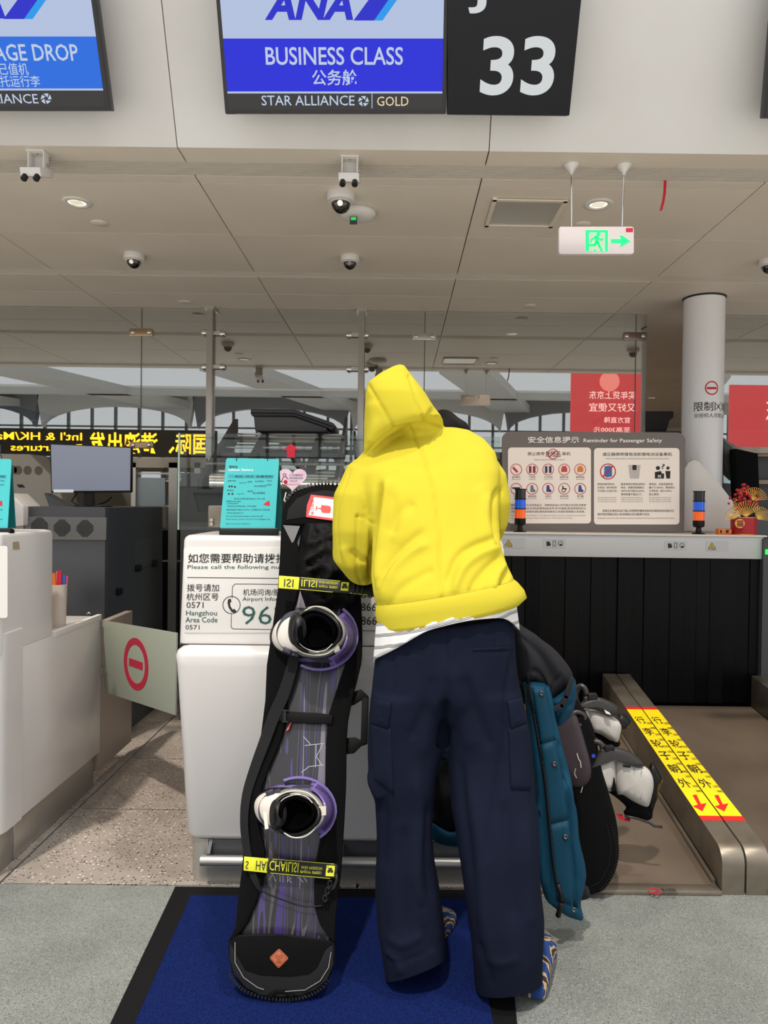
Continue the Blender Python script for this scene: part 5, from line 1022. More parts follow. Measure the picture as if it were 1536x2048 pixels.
g = MB(); a = [B1.P(*q(42, 40), .2), B1.P(*q(54, 32), .2), B1.P(*q(58, 44), .2), B1.P(*q(46, 50), .2)]; g.prism(a, [p + BN * .01 for p in a]); g.build('grey_tab', m_bgrey, t, bevel=.002)
t, q = boot(588, 1628, 'lower boot in its purple binding, opening facing out, above the lower yellow strap', -1, .88, 4)
g = MB(); slab(g, B1, [(526, 1624), (533, 1623), (537, 1657), (530, 1659)], .23, .2315); g.build('size_label', m_pipe, t)
g = MB(); slab(g, B1, [(637, 1613), (652, 1612), (652, 1630), (638, 1633)], .215, .22); g.build('clear_tape', mat('tape_clear', (196, 190, 170), .3), t)
# ================================================================ SECOND BAG AND PALE BOOTS
B2 = Pl(at(1185, 1790, 2.55), Vector((-.35, -.92, .15)).normalized())
c = B2.P(1185, 1788); bag2 = thing('snowboard_bag', 'black snowboard bag standing on its side edge between the teal jacket and the baggage belt', 'snowboard bag', (c.x, c.y, 0))
O2 = [(1128, 1392), (1150, 1400), (1168, 1424), (1186, 1462), (1200, 1530), (1216, 1590), (1230, 1640), (1236, 1690), (1231, 1738), (1213, 1776), (1190, 1790), (1165, 1789), (1140, 1776), (1115, 1700), (1098, 1600), (1088, 1500), (1092, 1410)]
flat(B2, [tuple(p) for p in cr(O2, 4)], -.05, 0, 'bag_body', m_fab, bag2, .015)
o2 = [(1112, 1424), (1140, 1415), (1152, 1428), (1160, 1450), (1172, 1490), (1182, 1530), (1180, 1560), (1160, 1575), (1120, 1560), (1100, 1480)]
inflate(o2, B2, 0, .022).build('bag_pocket', mat('plum_black', (46, 36, 42), .6, bump=(40, .3)), bag2, True)
g = MB(); line(g, B2, [(1154, 1507), (1157, 1518), (1161, 1524), (1162, 1535)], 1.3, .026); line(g, B2, [(1151, 1537), (1149, 1548), (1153, 1556)], .8, .024); line(g, B2, [(1165, 1574), (1162, 1585)], 1.2, .004); g.build('bag_lettering', m_pipe, bag2)
teeth(B2, [(1221, 1650), (1229, 1670), (1234, 1695), (1233, 1720), (1226, 1745), (1212, 1770), (1196, 1784)], .0, 7, parent=bag2, step=5)
g = MB(); line(g, B2, [(1214, 1650), (1222, 1690), (1218, 1730), (1200, 1764), (1180, 1774)], 1.2, .002); g.build('piping', m_fab2, bag2)
m_pale = mat('boot_pale_grey', (186, 182, 176), .5, bump=(30, .08)); m_strapb = mat('strap_rubber', (44, 42, 42), .4)
def pale(label, leg, front, under, cuff, strapo, ring, gus, Y, extra=()):
    P1 = YP(Y); c = P1.P(*leg[0]); t = thing('snowboard_boot', label, 'boot', c, 'pale grey boots strapped to the black bag')
    inflate(under, YP(Y + .04), 0, .05, prof=.6).build('boot_underside', m_blackm, t, True)
    inflate(cuff, YP(Y + .02), 0, .045, prof=.6).build('rear_cuff', m_black, t, True)
    inflate(leg, P1, 0, .05, prof=.45, back=1).build('boot_upper', m_pale, t, True); inflate(front, YP(Y - .005), 0, .045, prof=.45, back=1).build('boot_forefoot', m_pale, t, True)
    inflate(strapo, YP(Y - .035), 0, .028, prof=.5).build('ankle_strap', m_strapb, t, True)
    g = MB(); slab(g, YP(Y - .048), gus, -.01, .002); g.build('gusset', m_blackm, t)
    g = MB(); R = YP(Y - .03); g.tube([R.P(ring[0] + ring[2] * math.cos(a) * .8, ring[1] + ring[3] * math.sin(a), .01 * math.cos(a)) for a in [2 * math.pi * k / 18 for k in range(19)]], .011, 8); g.build('toe_strap', m_strapb, t, True)
    g = MB(); x, y = ring[0] + ring[2] + 6, ring[1] + 2; slab(g, R, rrect(x - 6, y - 5, x + 14, y + 7, 2), 0, .03); g.build('ratchet', m_black, t, bevel=.004)
    return t
t = pale('nearer pale grey snowboard boot, lower one beside the steel rail', [(1231, 1518), (1262, 1521), (1290, 1533), (1306, 1550), (1309, 1575), (1302, 1602), (1293, 1614), (1268, 1604), (1246, 1590), (1233, 1583)],
     [(1176, 1548), (1192, 1527), (1212, 1518), (1230, 1517), (1233, 1560), (1228, 1580), (1212, 1584), (1198, 1592), (1185, 1578)],
     [(1216, 1582), (1240, 1582), (1292, 1608), (1314, 1590), (1306, 1622), (1304, 1636), (1290, 1641), (1256, 1634), (1247, 1624), (1252, 1614), (1236, 1598)],
     [(1296, 1540), (1306, 1524), (1318, 1540), (1326, 1560), (1320, 1572), (1314, 1600), (1300, 1618), (1304, 1575)],
     [(1176, 1538), (1190, 1514), (1212, 1494), (1238, 1496), (1262, 1504), (1284, 1522), (1288, 1532), (1276, 1536), (1240, 1522), (1214, 1516), (1196, 1524), (1186, 1536)],
     (1190, 1497, 20, 14), [(1229, 1556), (1233, 1583), (1224, 1583)], 2.67)
g = MB(); slab(g, YP(2.612), [(1246, 1530), (1261, 1531), (1261, 1536), (1246, 1534)], 0, .001); g.build('maker_tab', m_black, t)
g = MB(); [g.tube([YP(2.622).P(x, y, 0) for x, y in cr(c_, 4, False)], .0009, 5) for c_ in ([(1271, 1532), (1268, 1550), (1272, 1570), (1270, 1590)], [(1284, 1540), (1281, 1560), (1285, 1580), (1281, 1600)])]; g.build('seam', m_grey, t)
g = MB(); slab(g, YP(2.62), circ(1187, 1512, 4, 12), 0, .002); g.build('blue_dot', mat('dot_blue', (40, 60, 190), .4), t)
g = MB(); slab(g, YP(2.69), [(1234, 1631), (1246, 1632), (1250, 1640), (1261, 1640), (1260, 1644), (1240, 1640)], -.01, .005); g.build('red_tab', m_red, t)
g = MB(); g.tube([YP(2.67).P(x, y) for x, y in ((1250, 1632), (1275, 1637), (1300, 1646), (1308, 1652), (1324, 1654))], .005, 8); g.build('strap_end', m_strapb, t, True)
t = pale('farther pale grey snowboard boot, upper one below the jacket hood', [(1176, 1420), (1214, 1428), (1240, 1444), (1244, 1462), (1236, 1484), (1222, 1480), (1198, 1466), (1180, 1458)],
     [(1148, 1432), (1160, 1420), (1178, 1419), (1181, 1450), (1176, 1462), (1164, 1463), (1152, 1452)],
     [(1178, 1462), (1200, 1468), (1224, 1482), (1240, 1484), (1236, 1494), (1214, 1490), (1196, 1478)],
     [(1236, 1430), (1250, 1428), (1262, 1440), (1258, 1454), (1246, 1462), (1240, 1480), (1234, 1490), (1242, 1456)],
     [(1150, 1416), (1170, 1400), (1192, 1394), (1214, 1400), (1234, 1412), (1237, 1428), (1226, 1434), (1200, 1424), (1176, 1416)],
     (1162, 1392, 14, 20), [(1175, 1446), (1178, 1461), (1170, 1464)], 2.74)
g = MB(); slab(g, YP(2.675), [(1208, 1419), (1219, 1425), (1222, 1430), (1212, 1427)], 0, .012); g.build('buckle_slot', m_chrome, t)
g = MB(); g.tube([YP(2.66).P(x, y) for x, y in cr([(1140, 1432), (1152, 1424), (1168, 1430), (1168, 1444), (1156, 1452)], 4, False)], .009, 8); g.build('strap_end', m_strapb, t, True)
# ================================================================ PERSON
from mathutils.bvhtree import BVHTree
m_hood = mat('hoodie_yellow', (202, 188, 54), .9, bump=(500, .15, .0008), spec=.15)
m_rib = mat('ribbed_yellow', (199, 185, 55), .9, spec=.15, bump=(260, .5, .001), stretch=(1, 1, .05))
m_pants = mat('trousers_navy', (17, 22, 38), .9, bump=(420, .3, .0008), var=(3, (21, 27, 44), .4, .62), spec=.1)
m_hair = mat('hair_dark', (12, 9, 8), .7, spec=.15, bump=(160, .6, .002), stretch=(1, 1, .2)); m_skin = mat('skin', (214, 170, 146), .5)
def stripes(name):
    m = mat(name, (222, 222, 220), .8); N = m.node_tree.nodes; L = m.node_tree.links; b = N['Principled BSDF']
    tc = N.new('ShaderNodeTexCoord'); mp = N.new('ShaderNodeMapping'); L.new(tc.outputs['Object'], mp.inputs[0])
    n = N.new('ShaderNodeTexNoise'); n.inputs['Scale'].default_value = 9; L.new(mp.outputs[0], n.inputs['Vector'])
    s = N.new('ShaderNodeSeparateXYZ'); L.new(mp.outputs[0], s.inputs[0]); a = N.new('ShaderNodeMath'); a.operation = 'MULTIPLY_ADD'; a.inputs[1].default_value = .014; L.new(n.outputs[0], a.inputs[0]); k_ = N.new('ShaderNodeMath'); k_.operation = 'MULTIPLY_ADD'; k_.inputs[1].default_value = -.27; L.new(s.outputs[0], k_.inputs[0]); L.new(s.outputs[2], k_.inputs[2]); L.new(k_.outputs[0], a.inputs[2])
    d = N.new('ShaderNodeMath'); d.operation = 'DIVIDE'; d.inputs[1].default_value = .032; L.new(a.outputs[0], d.inputs[0]); f_ = N.new('ShaderNodeMath'); f_.operation = 'FRACT'; L.new(d.outputs[0], f_.inputs[0])
    r = N.new('ShaderNodeValToRGB'); r.color_ramp.interpolation = 'CONSTANT'; e = r.color_ramp.elements; e[0].color = rgb((224, 224, 224)); e[0].position = 0; e[1].position = .5; e[1].color = rgb((66, 68, 76))
    for p_, c_ in ((.56, (214, 214, 214)), (.61, (60, 62, 70)), (.67, (214, 214, 214)), (.72, (84, 86, 92)), (.77, (226, 226, 224))): x = e.new(p_); x.color = rgb(c_)
    L.new(f_.outputs[0], r.inputs[0]); L.new(r.outputs[0], b.inputs['Base Color']); return m
def knit(name):
    m = mat(name, (28, 60, 120), .9, bump=(220, 1.0, .004)); N = m.node_tree.nodes; L = m.node_tree.links; b = N['Principled BSDF']
    tc = N.new('ShaderNodeTexCoord'); w_ = N.new('ShaderNodeTexWave'); w_.wave_type = 'RINGS'; w_.inputs['Scale'].default_value = 9; w_.inputs['Distortion'].default_value = 1.6; w_.inputs['Detail Scale'].default_value = 6; L.new(tc.outputs['Object'], w_.inputs[0])
    r = N.new('ShaderNodeValToRGB'); r.color_ramp.interpolation = 'CONSTANT'; e = r.color_ramp.elements; e[0].color = rgb((24, 58, 118)); e[1].position = .5; e[1].color = rgb((178, 156, 116)); x = e.new(.9); x.color = rgb((44, 32, 30))
    L.new(w_.outputs[0], r.inputs[0]); L.new(r.outputs[0], b.inputs['Base Color']); return m
def skinfig(joints, edges, sub=2):
    ks = list(joints); me = bpy.data.meshes.new('s'); me.from_pydata([tuple(joints[k][0]) for k in ks], [(ks.index(a), ks.index(b)) for a, b in edges], [])
    o = bpy.data.objects.new('s', me); C.objects.link(o); m = o.modifiers.new('s', 'SKIN'); m.use_smooth_shade = True; m2 = o.modifiers.new('u', 'SUBSURF'); m2.levels = sub
    sv = me.skin_vertices[0].data
    for i, k in enumerate(ks): r = joints[k][1]; sv[i].radius = (r, r) if not isinstance(r, tuple) else r
    sv[0].use_root = True
    bpy.context.view_layer.update(); r = bpy.data.meshes.new_from_object(o.evaluated_get(bpy.context.evaluated_depsgraph_get())); bpy.data.objects.remove(o); return r
def sculpt(me, folds, nz=(0, 1)):
    """press folds and seams into cloth: each fold is a stroke seen in the picture, its width and its height"""
    n = len(me.vertices); co = np.empty(n * 3); me.vertices.foreach_get('co', co); co = co.reshape(-1, 3); no = np.array([v.normal[:] for v in me.vertices])
    q = (co - np.array(CAMLOC)) @ np.array(ROT); P = np.stack([CX + F * q[:, 0] / -q[:, 2], CY - F * q[:, 1] / -q[:, 2]], 1)
    vd = np.array(CAMLOC) - co; vd /= np.linalg.norm(vd, axis=1)[:, None]; fac = np.clip((no * vd).sum(1) * 2.5, 0, 1); D = np.zeros(n)
    for path, w_, amp in folds:
        pts = np.array([tuple(p) for p in cr(path, 5, False)]) if len(path) > 2 else np.array(path, float); best = np.full(n, 1e9); al = np.zeros(n); tot = len(pts) - 1
        for i in range(tot):
            a, b = pts[i], pts[i + 1]; ab = b - a; t = np.clip(((P - a) @ ab) / max(ab @ ab, 1e-6), 0, 1); d = np.linalg.norm(P - a - t[:, None] * ab, axis=1); m_ = d < best; best[m_] = d[m_]; al[m_] = ((i + t) / tot)[m_]
        tap = np.clip(np.minimum(al, 1 - al) * 6 + .15, 0, 1) if w_ > 3 else 1
        D += amp * 1.35 * np.exp(-(best / w_) ** 2) * tap
    co += no * (D * fac)[:, None]
    if nz[0]:
        for i in range(n): 
            v = Vector(co[i]) * nz[1]; co[i] += no[i] * (noise.noise(v) * nz[0])
    me.vertices.foreach_set('co', co.ravel()); me.update(); return me
def cloth(g, vox, it, folds, nz=(0, 1), zmin=None):
    me = g.mesh() if isinstance(g, MB) else g
    me = modded(me, [('REMESH', dict(mode='VOXEL', voxel_size=vox)), ('SMOOTH', dict(factor=.5, iterations=it))]); sculpt(me, folds, nz)
    me = modded(me, [('SMOOTH', dict(factor=.4, iterations=1))])
    if zmin is not None:
        for v in me.vertices: v.co.z = max(v.co.z, zmin + .004 * math.sin(v.co.x * 60))
    return me
def bvh(me): return BVHTree.FromPolygons([v.co[:] for v in me.vertices], [tuple(p.vertices) for p in me.polygons])
def patch(tree, quad, h, n=10, m=10):
    """a cloth piece laid on a garment: quad corners tl, tr, br, bl"""
    tl, tr, br, bl = map(Vector, quad); A = []; B = []
    for j in range(m + 1):
        for i in range(n + 1):
            u, v = i / n, j / m; p = (tl * (1 - u) + tr * u) * (1 - v) + (bl * (1 - u) + br * u) * v; d = ray(p.x, p.y).normalized(); hit = tree.ray_cast(CAMLOC, d)[0]
            if hit is None: hit = A[-1] + d * h if A else CAMLOC + d * 2.2
            e_ = min(i, n - i, j, m - j); A.append(hit - d * (h if e_ else h * .5)); B.append(hit + d * .004)
    g = MB(); N_ = len(A); fs = []
    idx = lambda i, j: j * (n + 1) + i
    for j in range(m):
        for i in range(n): fs.append((idx(i, j), idx(i, j + 1), idx(i + 1, j + 1), idx(i + 1, j))); fs.append(tuple(N_ + k for k in (idx(i, j), idx(i + 1, j), idx(i + 1, j + 1), idx(i, j + 1))))
    bd = [idx(i, 0) for i in range(n)] + [idx(n, j) for j in range(m)] + [idx(i, m) for i in range(n, 0, -1)] + [idx(0, j) for j in range(m, 0, -1)]
    for a, b in zip(bd, bd[1:] + bd[:1]): fs.append((a, b, b + N_, a + N_))
    return g.add(A + B, fs)
person = thing('person', 'person seen from behind in yellow hoodie and navy trousers, bending over the centre counter', 'person', (at(900, 1900, 2.1).x, 2.12, 0))
# the body under the clothes
J = {}
def j(k, px, py, Y, r): J[k] = (at(px, py, Y), r)
j('pelvis', 890, 1300, 2.18, .11); j('waist', 885, 1190, 2.2, .10); j('chest', 865, 1020, 2.34, .125); j('neckb', 868, 925, 2.44, .06); j('head0', 876, 890, 2.5, .068); j('head1', 886, 872, 2.55, .09); j('head2', 890, 850, 2.59, .06)
for s, hx, kx, ax, fx, dy in (('l', 830, 815, 835, 862, 0), ('r', 955, 1000, 1020, 1050, -.05)):
    j(s + 'hip', hx, 1360, 2.18, .085); j(s + 'knee', kx, 1620, 2.14 + dy, .06); J[s + 'ank'] = (Vector((at(ax, 1880, 2.14 + dy).x, 2.15 + dy, .10)), .04); J[s + 'toe'] = (Vector((at(fx, 1860, 2.3 + dy).x, 2.33 + dy, .04)), .035)
for s, a, b, c_, d in (('l', (745, 950, 2.38), (712, 1110, 2.36), (774, 1054, 2.73), (784, 1050, 2.79)), ('r', (960, 945, 2.42), (975, 1050, 2.44), (960, 1054, 2.73), (952, 1050, 2.79))):
    j(s + 'sh', *a, .06); j(s + 'elb', *b, .042); j(s + 'wr', *c_, .028); j(s + 'palm', *d, (.04, .018))
    w_ = J[s + 'palm'][0]; w_.z = 1.305; sg = 1 if s == 'l' else -1
    for k, (dx, ln) in enumerate(((-.028, .075), (-.009, .085), (.010, .08), (.028, .062))):
        J[s + 'f%da' % k] = (w_ + Vector((dx * sg * 1.1, .04, .008)), .0095); J[s + 'f%db' % k] = (w_ + Vector((dx * sg * 1.3, .04 + ln * .5, .004)), .0085); J[s + 'f%dc' % k] = (w_ + Vector((dx * sg * 1.35, .04 + ln, -.014)), .0075)
    J[s + 'ta'] = (w_ + Vector((.04 * sg, .0, .0)), .011); J[s + 'tb'] = (w_ + Vector((.062 * sg, .035, -.01)), .009)
E_ = [('pelvis', 'waist'), ('waist', 'chest'), ('chest', 'neckb'), ('neckb', 'head0'), ('head0', 'head1'), ('head1', 'head2')]
for s in 'lr':
    E_ += [('pelvis', s + 'hip'), (s + 'hip', s + 'knee'), (s + 'knee', s + 'ank'), (s + 'ank', s + 'toe'), ('chest', s + 'sh'), (s + 'sh', s + 'elb'), (s + 'elb', s + 'wr'), (s + 'wr', s + 'palm'), (s + 'palm', s + 'ta'), (s + 'ta', s + 'tb')]
    for k in range(4): E_ += [(s + 'palm', s + 'f%da' % k), (s + 'f%da' % k, s + 'f%db' % k), (s + 'f%db' % k, s + 'f%dc' % k)]
link('body', skinfig(J, E_), m_skin, person, True)
hc = at(884, 874, 2.56); g = MB()
g.loft([[hc + Vector((.098 * math.sin(b) * math.cos(a) , .112 * math.sin(b) * math.sin(a) , .09 * math.cos(b))) for a in [2 * math.pi * k / 28 for k in range(28)]] for b in [.05 + .16 * k for k in range(13)]])
me = g.mesh(); sculpt(me, [], (.010, 22)); link('hair', me, m_hair, person, True)
# hoodie
g = MB(); T_ = [((762, 1232), (1024, 1180), 2.17, .115), ((757, 1222), (1028, 1172), 2.17, .126), ((747, 1192), (1026, 1156), 2.18, .136), ((743, 1150), (1012, 1128), 2.21, .14), ((745, 1100), (1002, 1090), 2.25, .14), ((740, 1040), (996, 1040), 2.29, .14), ((722, 985), (996, 985), 2.33, .14), ((708, 945), (1000, 942), 2.37, .135), ((716, 915), (990, 905), 2.41, .12), ((740, 892), (968, 878), 2.44, .10), ((775, 874), (938, 860), 2.46, .08), ((810, 866), (905, 855), 2.48, .05)]
g.loft([ringLR(a, b, Y, d, 40, .85) for a, b, Y, d in T_])
def tubes(g, pts): g.tube([at(x, y, Y) for x, y, Y, r in pts], [r for *_, r in pts], 20)
tubes(g, [(760, 925, 2.38, .055), (733, 955, 2.36, .075), (716, 1000, 2.34, .082), (712, 1060, 2.33, .077), (712, 1105, 2.35, .078), (728, 1130, 2.40, .072), (750, 1120, 2.52, .055), (768, 1078, 2.62, .044), (774, 1052, 2.74, .04)])
tubes(g, [(950, 920, 2.42, .06), (970, 960, 2.42, .075), (975, 1005, 2.42, .078), (972, 1040, 2.43, .075), (968, 1060, 2.48, .066), (965, 1070, 2.58, .05), (960, 1052, 2.74, .042)])
H_ = [((728, 912), (742, 908), 2.36, .05), ((727, 893), (778, 876), 2.37, .08), ((728, 872), (806, 858), 2.375, .10), ((728, 856), (850, 848), 2.38, .115), ((729, 842), (884, 836), 2.38, .12), ((730, 818), (868, 815), 2.375, .115), ((731, 788), (852, 790), 2.37, .105), ((734, 768), (836, 768), 2.37, .085), ((758, 750), (820, 748), 2.37, .055), ((790, 732), (808, 730), 2.37, .02)]
g.loft([ringLR(a, b, Y, d, 32, .8) for a, b, Y, d in H_]); g.loft([ringLR((800, 895), (872, 890), 2.45, .05), ringLR((792, 866), (887, 862), 2.43, .085), ringLR((788, 845), (886, 842), 2.40, .105), ringLR((790, 822), (872, 820), 2.38, .09)])
HF = [([(762, 965), (756, 1010), (748, 1070), (742, 1130), (745, 1180)], 6, -.022), ([(775, 955), (772, 1000), (764, 1070), (757, 1130), (756, 1180)], 10, .010), ([(742, 1030), (734, 1080), (738, 1140)], 9, .006),
 ([(762, 1205), (780, 1150), (815, 1110), (860, 1085)], 9, .008), ([(758, 1175), (775, 1135), (812, 1090), (850, 1060)], 8, -.007), ([(770, 1225), (800, 1180), (845, 1150), (870, 1140)], 9, -.006), ([(775, 960), (800, 990), (806, 1040), (790, 1090)], 14, .005), ([(780, 1070), (800, 1030), (830, 1005)], 12, -.006),
 ([(1004, 975), (988, 1000), (990, 1040), (996, 1085)], 6, -.016), ([(975, 985), (970, 1030), (978, 1070), (990, 1090)], 10, .008), ([(1000, 1095), (960, 1110), (925, 1140), (905, 1190)], 8, .010), ([(990, 1078), (950, 1090), (915, 1115), (893, 1170)], 7, -.009), ([(1006, 1110), (975, 1135), (950, 1165), (940, 1190)], 8, -.010), ([(1012, 1125), (995, 1150), (985, 1180)], 7, .008), ([(1020, 1135), (1008, 1160), (1004, 1180)], 5, -.010),
 ([(817, 852), (838, 895), (858, 950), (870, 1010), (876, 1080), (879, 1150), (884, 1205)], 2.4, -.006), ([(714, 1032), (712, 1080), (713, 1130), (722, 1170)], 2.4, -.006), ([(714, 1032), (730, 1036), (744, 1046)], 2.2, -.004), ([(722, 912), (750, 888), (780, 866), (802, 854), (840, 849), (886, 854)], 3.0, -.009),
 ([(735, 768), (752, 795), (772, 828), (790, 860)], 2.4, -.006), ([(818, 752), (828, 780), (836, 810), (848, 842)], 2.4, -.006), ([(700, 940), (680, 1000), (674, 1060), (684, 1130)], 2.0, -.0025), ([(858, 835), (866, 820), (876, 838)], 5, -.010), ([(742, 890), (748, 850), (744, 800)], 12, .006), ([(880, 905), (930, 930), (960, 980)], 16, -.005), ([(800, 930), (850, 935), (900, 925)], 14, -.004), ([(685, 1090), (700, 1130), (730, 1160)], 8, .006), ([(700, 1100), (722, 1120), (738, 1118)], 6, -.008)]
me = cloth(g, .0062, 10, HF, (.0035, 9)); hoodie = link('hoodie', me, m_hood, person, True)
def band(rows, m, n=72, name='waistband', nzs=.0):
    R = []
    for (a, b, Y, d) in rows: R.append(ringLR(a, b, Y, d, n, .85))
    g = MB(); g.loft(R + [[p + (sum(R[-1], Vector()) / n - p) * .03 for p in R[-1]], [p + (sum(R[0], Vector()) / n - p) * .03 for p in R[0]]] , False); return g
g = band([((756, 1206), (1026, 1157), 2.17, .128), ((751, 1213), (1034, 1163), 2.17, .137), ((751, 1232), (1047, 1178), 2.17, .138), ((756, 1252), (1052, 1192), 2.17, .138), ((758, 1257), (1038, 1205), 2.17, .137)], m_rib)
me = g.mesh(); sculpt(me, [([(760, 1222), (880, 1200), (1000, 1172)], 2, -.003)], (.0015, 10)); WL['x'] = Vector(); link('hoodie_waistband', me, m_rib, person, True)
# t-shirt between the hoodie and the trousers
SB = cr([(746, 1328), (752, 1318), (775, 1306), (800, 1293), (825, 1278), (855, 1262), (890, 1252), (930, 1243), (970, 1238), (1005, 1237), (1024, 1246), (1040, 1262)], 4, False); A = []; Bv = []
ST = [(1, ), ]
rows = []; n = len(SB)
for v in range(7):
    r = []
    for i, p in enumerate(SB):
        u = i / (n - 1); top = Vector((752 + (1030 - 752) * u, 1248 - 62 * u)); p2 = top * (1 - v / 6) + p * (v / 6); xx = (p2.x - 893) / 150; d = (.112 + .026 * v / 6) * math.sqrt(max(.03, 1 - min(1, xx * xx)))
        r.append(at(p2.x, p2.y, 2.165 - d - .004 + .004 * math.sin(i * 1.3 + v) * (v / 6)))
    rows.append(r)
back = [[p + Vector((0, .006, 0)) for p in r] for r in reversed(rows)]
MB().loft([list(r) for r in rows] + back, False, close=False).build('t_shirt', stripes('striped_cotton'), person, True)
# trousers
g = MB(); g.loft([ringLR(a, b, Y, d, 40, .85) for a, b, Y, d in [((758, 1256), (1022, 1226), 2.17, .115), ((751, 1300), (1028, 1270), 2.17, .125), ((747, 1340), (1034, 1320), 2.17, .13), ((744, 1390), (1040, 1375), 2.17, .13), ((765, 1430), (1020, 1425), 2.17, .10), ((820, 1455), (960, 1452), 2.17, .05)]])
LLg = [((744, 1380), (893, 1375), 2.17, .125), ((739, 1440), (893, 1440), 2.17, .125), ((736, 1500), (886, 1500), 2.16, .12), ((738, 1555), (872, 1555), 2.15, .115), ((752, 1600), (866, 1600), 2.15, .11), ((753, 1660), (865, 1660), 2.14, .11), ((752, 1720), (868, 1718), 2.13, .11), ((751, 1790), (880, 1780), 2.13, .115), ((754, 1850), (889, 1838), 2.12, .115), ((762, 1895), (892, 1878), 2.12, .12), ((768, 1940), (893, 1920), 2.12, .12), ((770, 1990), (894, 1970), 2.12, .12), ((772, 2030), (894, 2010), 2.12, .12)]
RLg = [((880, 1375), (1041, 1375), 2.17, .125), ((884, 1440), (1050, 1430), 2.17, .125), ((890, 1500), (1061, 1490), 2.16, .12), ((897, 1560), (1066, 1550), 2.14, .12), ((905, 1620), (1071, 1610), 2.12, .12), ((915, 1690), (1076, 1680), 2.10, .12), ((925, 1760), (1080, 1750), 2.09, .12), ((934, 1830), (1085, 1820), 2.08, .125), ((942, 1890), (1084, 1880), 2.07, .125), ((948, 1935), (1083, 1925), 2.07, .125), ((952, 1985), (1082, 1975), 2.07, .125), ((954, 2050), (1082, 2040), 2.07, .12)]
for Lg in (LLg, RLg): g.loft([ringLR(a, b, Y, d, 32, .85) for a, b, Y, d in Lg])
PF = [([(896, 1258), (894, 1330), (893, 1400), (890, 1470)], 2.2, -.004), ([(890, 1400), (889, 1450), (886, 1500)], 9, -.018), ([(893, 1300), (880, 1380), (860, 1450), (840, 1520)], 14, .006), ([(905, 1330), (920, 1420), (945, 1500)], 14, .006), ([(870, 1350), (850, 1420), (820, 1480)], 10, -.005), ([(925, 1350), (955, 1430), (985, 1500)], 11, -.006),
 ([(785, 1310), (790, 1420), (788, 1560), (785, 1700), (770, 1850)], 2, -.003), ([(1030, 1300), (1012, 1400), (1008, 1480), (990, 1600), (975, 1720)], 7, -.006), ([(760, 1560), (768, 1640), (765, 1740)], 10, -.007), ([(830, 1540), (838, 1640), (835, 1760), (850, 1860)], 12, .008), ([(855, 1600), (852, 1700), (862, 1800)], 8, -.006), ([(810, 1650), (806, 1760), (812, 1880)], 10, -.006),
 ([(940, 1560), (958, 1680), (965, 1800), (975, 1920)], 12, .008), ([(920, 1520), (930, 1620), (945, 1760)], 8, -.006), ([(1005, 1600), (1020, 1720), (1030, 1850)], 14, -.007), ([(1050, 1640), (1060, 1760), (1062, 1860)], 10, .006), ([(775, 1875), (805, 1890), (845, 1870)], 8, .004), ([(770, 1900), (795, 1925), (800, 1950)], 7, .005), ([(965, 1915), (1000, 1928), (1040, 1915)], 9, .004), ([(955, 1880), (975, 1930), (985, 1975)], 8, -.004), ([(840, 1800), (850, 1860), (865, 1905)], 8, -.005), ([(775, 1915), (800, 1925), (850, 1905)], 2, -.003), ([(738, 1540), (748, 1580), (760, 1600)], 7, .010),
 ([(812, 1306), (828, 1308), (843, 1311)], 2, -.004), ([(946, 1302), (985, 1302), (1026, 1301)], 2, -.004), ([(992, 1245), (992, 1270), (992, 1298)], 1.8, -.003), ([(1002, 1440), (1018, 1470), (1022, 1560), (1024, 1585)], 2.2, -.003)]
me = cloth(g, .0075, 8, PF, (.005, 7))
import bmesh
bm = bmesh.new(); bm.from_mesh(me); xm = at(915, 1900, 2.1).x
for side, (p1, p2, p3) in ((-1, (at(783, 1950, 2.14), at(891, 1903, 2.20), at(815, 1952, 2.03))), (1, (at(955, 1978, 2.06), at(1082, 1946, 2.12), at(1000, 1992, 1.97)))):
    nn = (p2 - p1).cross(p3 - p1).normalized(); nn = nn if nn.z > 0 else -nn
    gm = [f for f in bm.faces if f.calc_center_median().z < .35 and (f.calc_center_median().x - xm) * side > 0]; ge = {e for f in gm for e in f.edges}; gv = {v for f in gm for v in f.verts}
    bmesh.ops.bisect_plane(bm, geom=list(gm) + list(ge) + list(gv), plane_co=p1, plane_no=nn, clear_inner=True)
for v in bm.verts: v.co.z = max(v.co.z, .013)
bm.to_mesh(me); bm.free(); tro = link('trousers', me, m_pants, person, True); me_w = me.copy()
me_w.transform(Matrix.Translation(WL[tro.name])); bt_ = bvh(me_w); WL[tro.name] = WL[tro.name]
patch(bt_, [(741, 1396), (783, 1405), (777, 1459), (741, 1447)], .008).build('pocket_flap', m_pants, tro, True)
patch(bt_, [(742, 1447), (782, 1457), (787, 1590), (748, 1560)], .004).build('cargo_pocket', m_pants, tro, True)
patch(bt_, [(1014, 1402), (1048, 1394), (1054, 1446), (1022, 1459)], .008).build('pocket_flap', m_pants, tro, True)
patch(bt_, [(1016, 1456), (1056, 1446), (1062, 1582), (1022, 1580)], .004).build('cargo_pocket', m_pants, tro, True)
patch(bt_, [(946, 1296), (1022, 1294), (1022, 1301), (946, 1303)], .003, 12, 3).build('welt_pocket', m_pants, tro, True)
for x, y in ((763, 1440), (1034, 1440)):
    d = ray(x, y).normalized(); h_ = bt_.ray_cast(CAMLOC, d)[0]; MB().lathe(h_ - d * .007, [(.006, 0), (.005, .004)], 14, ax=-d).build('button', m_pants, tro)
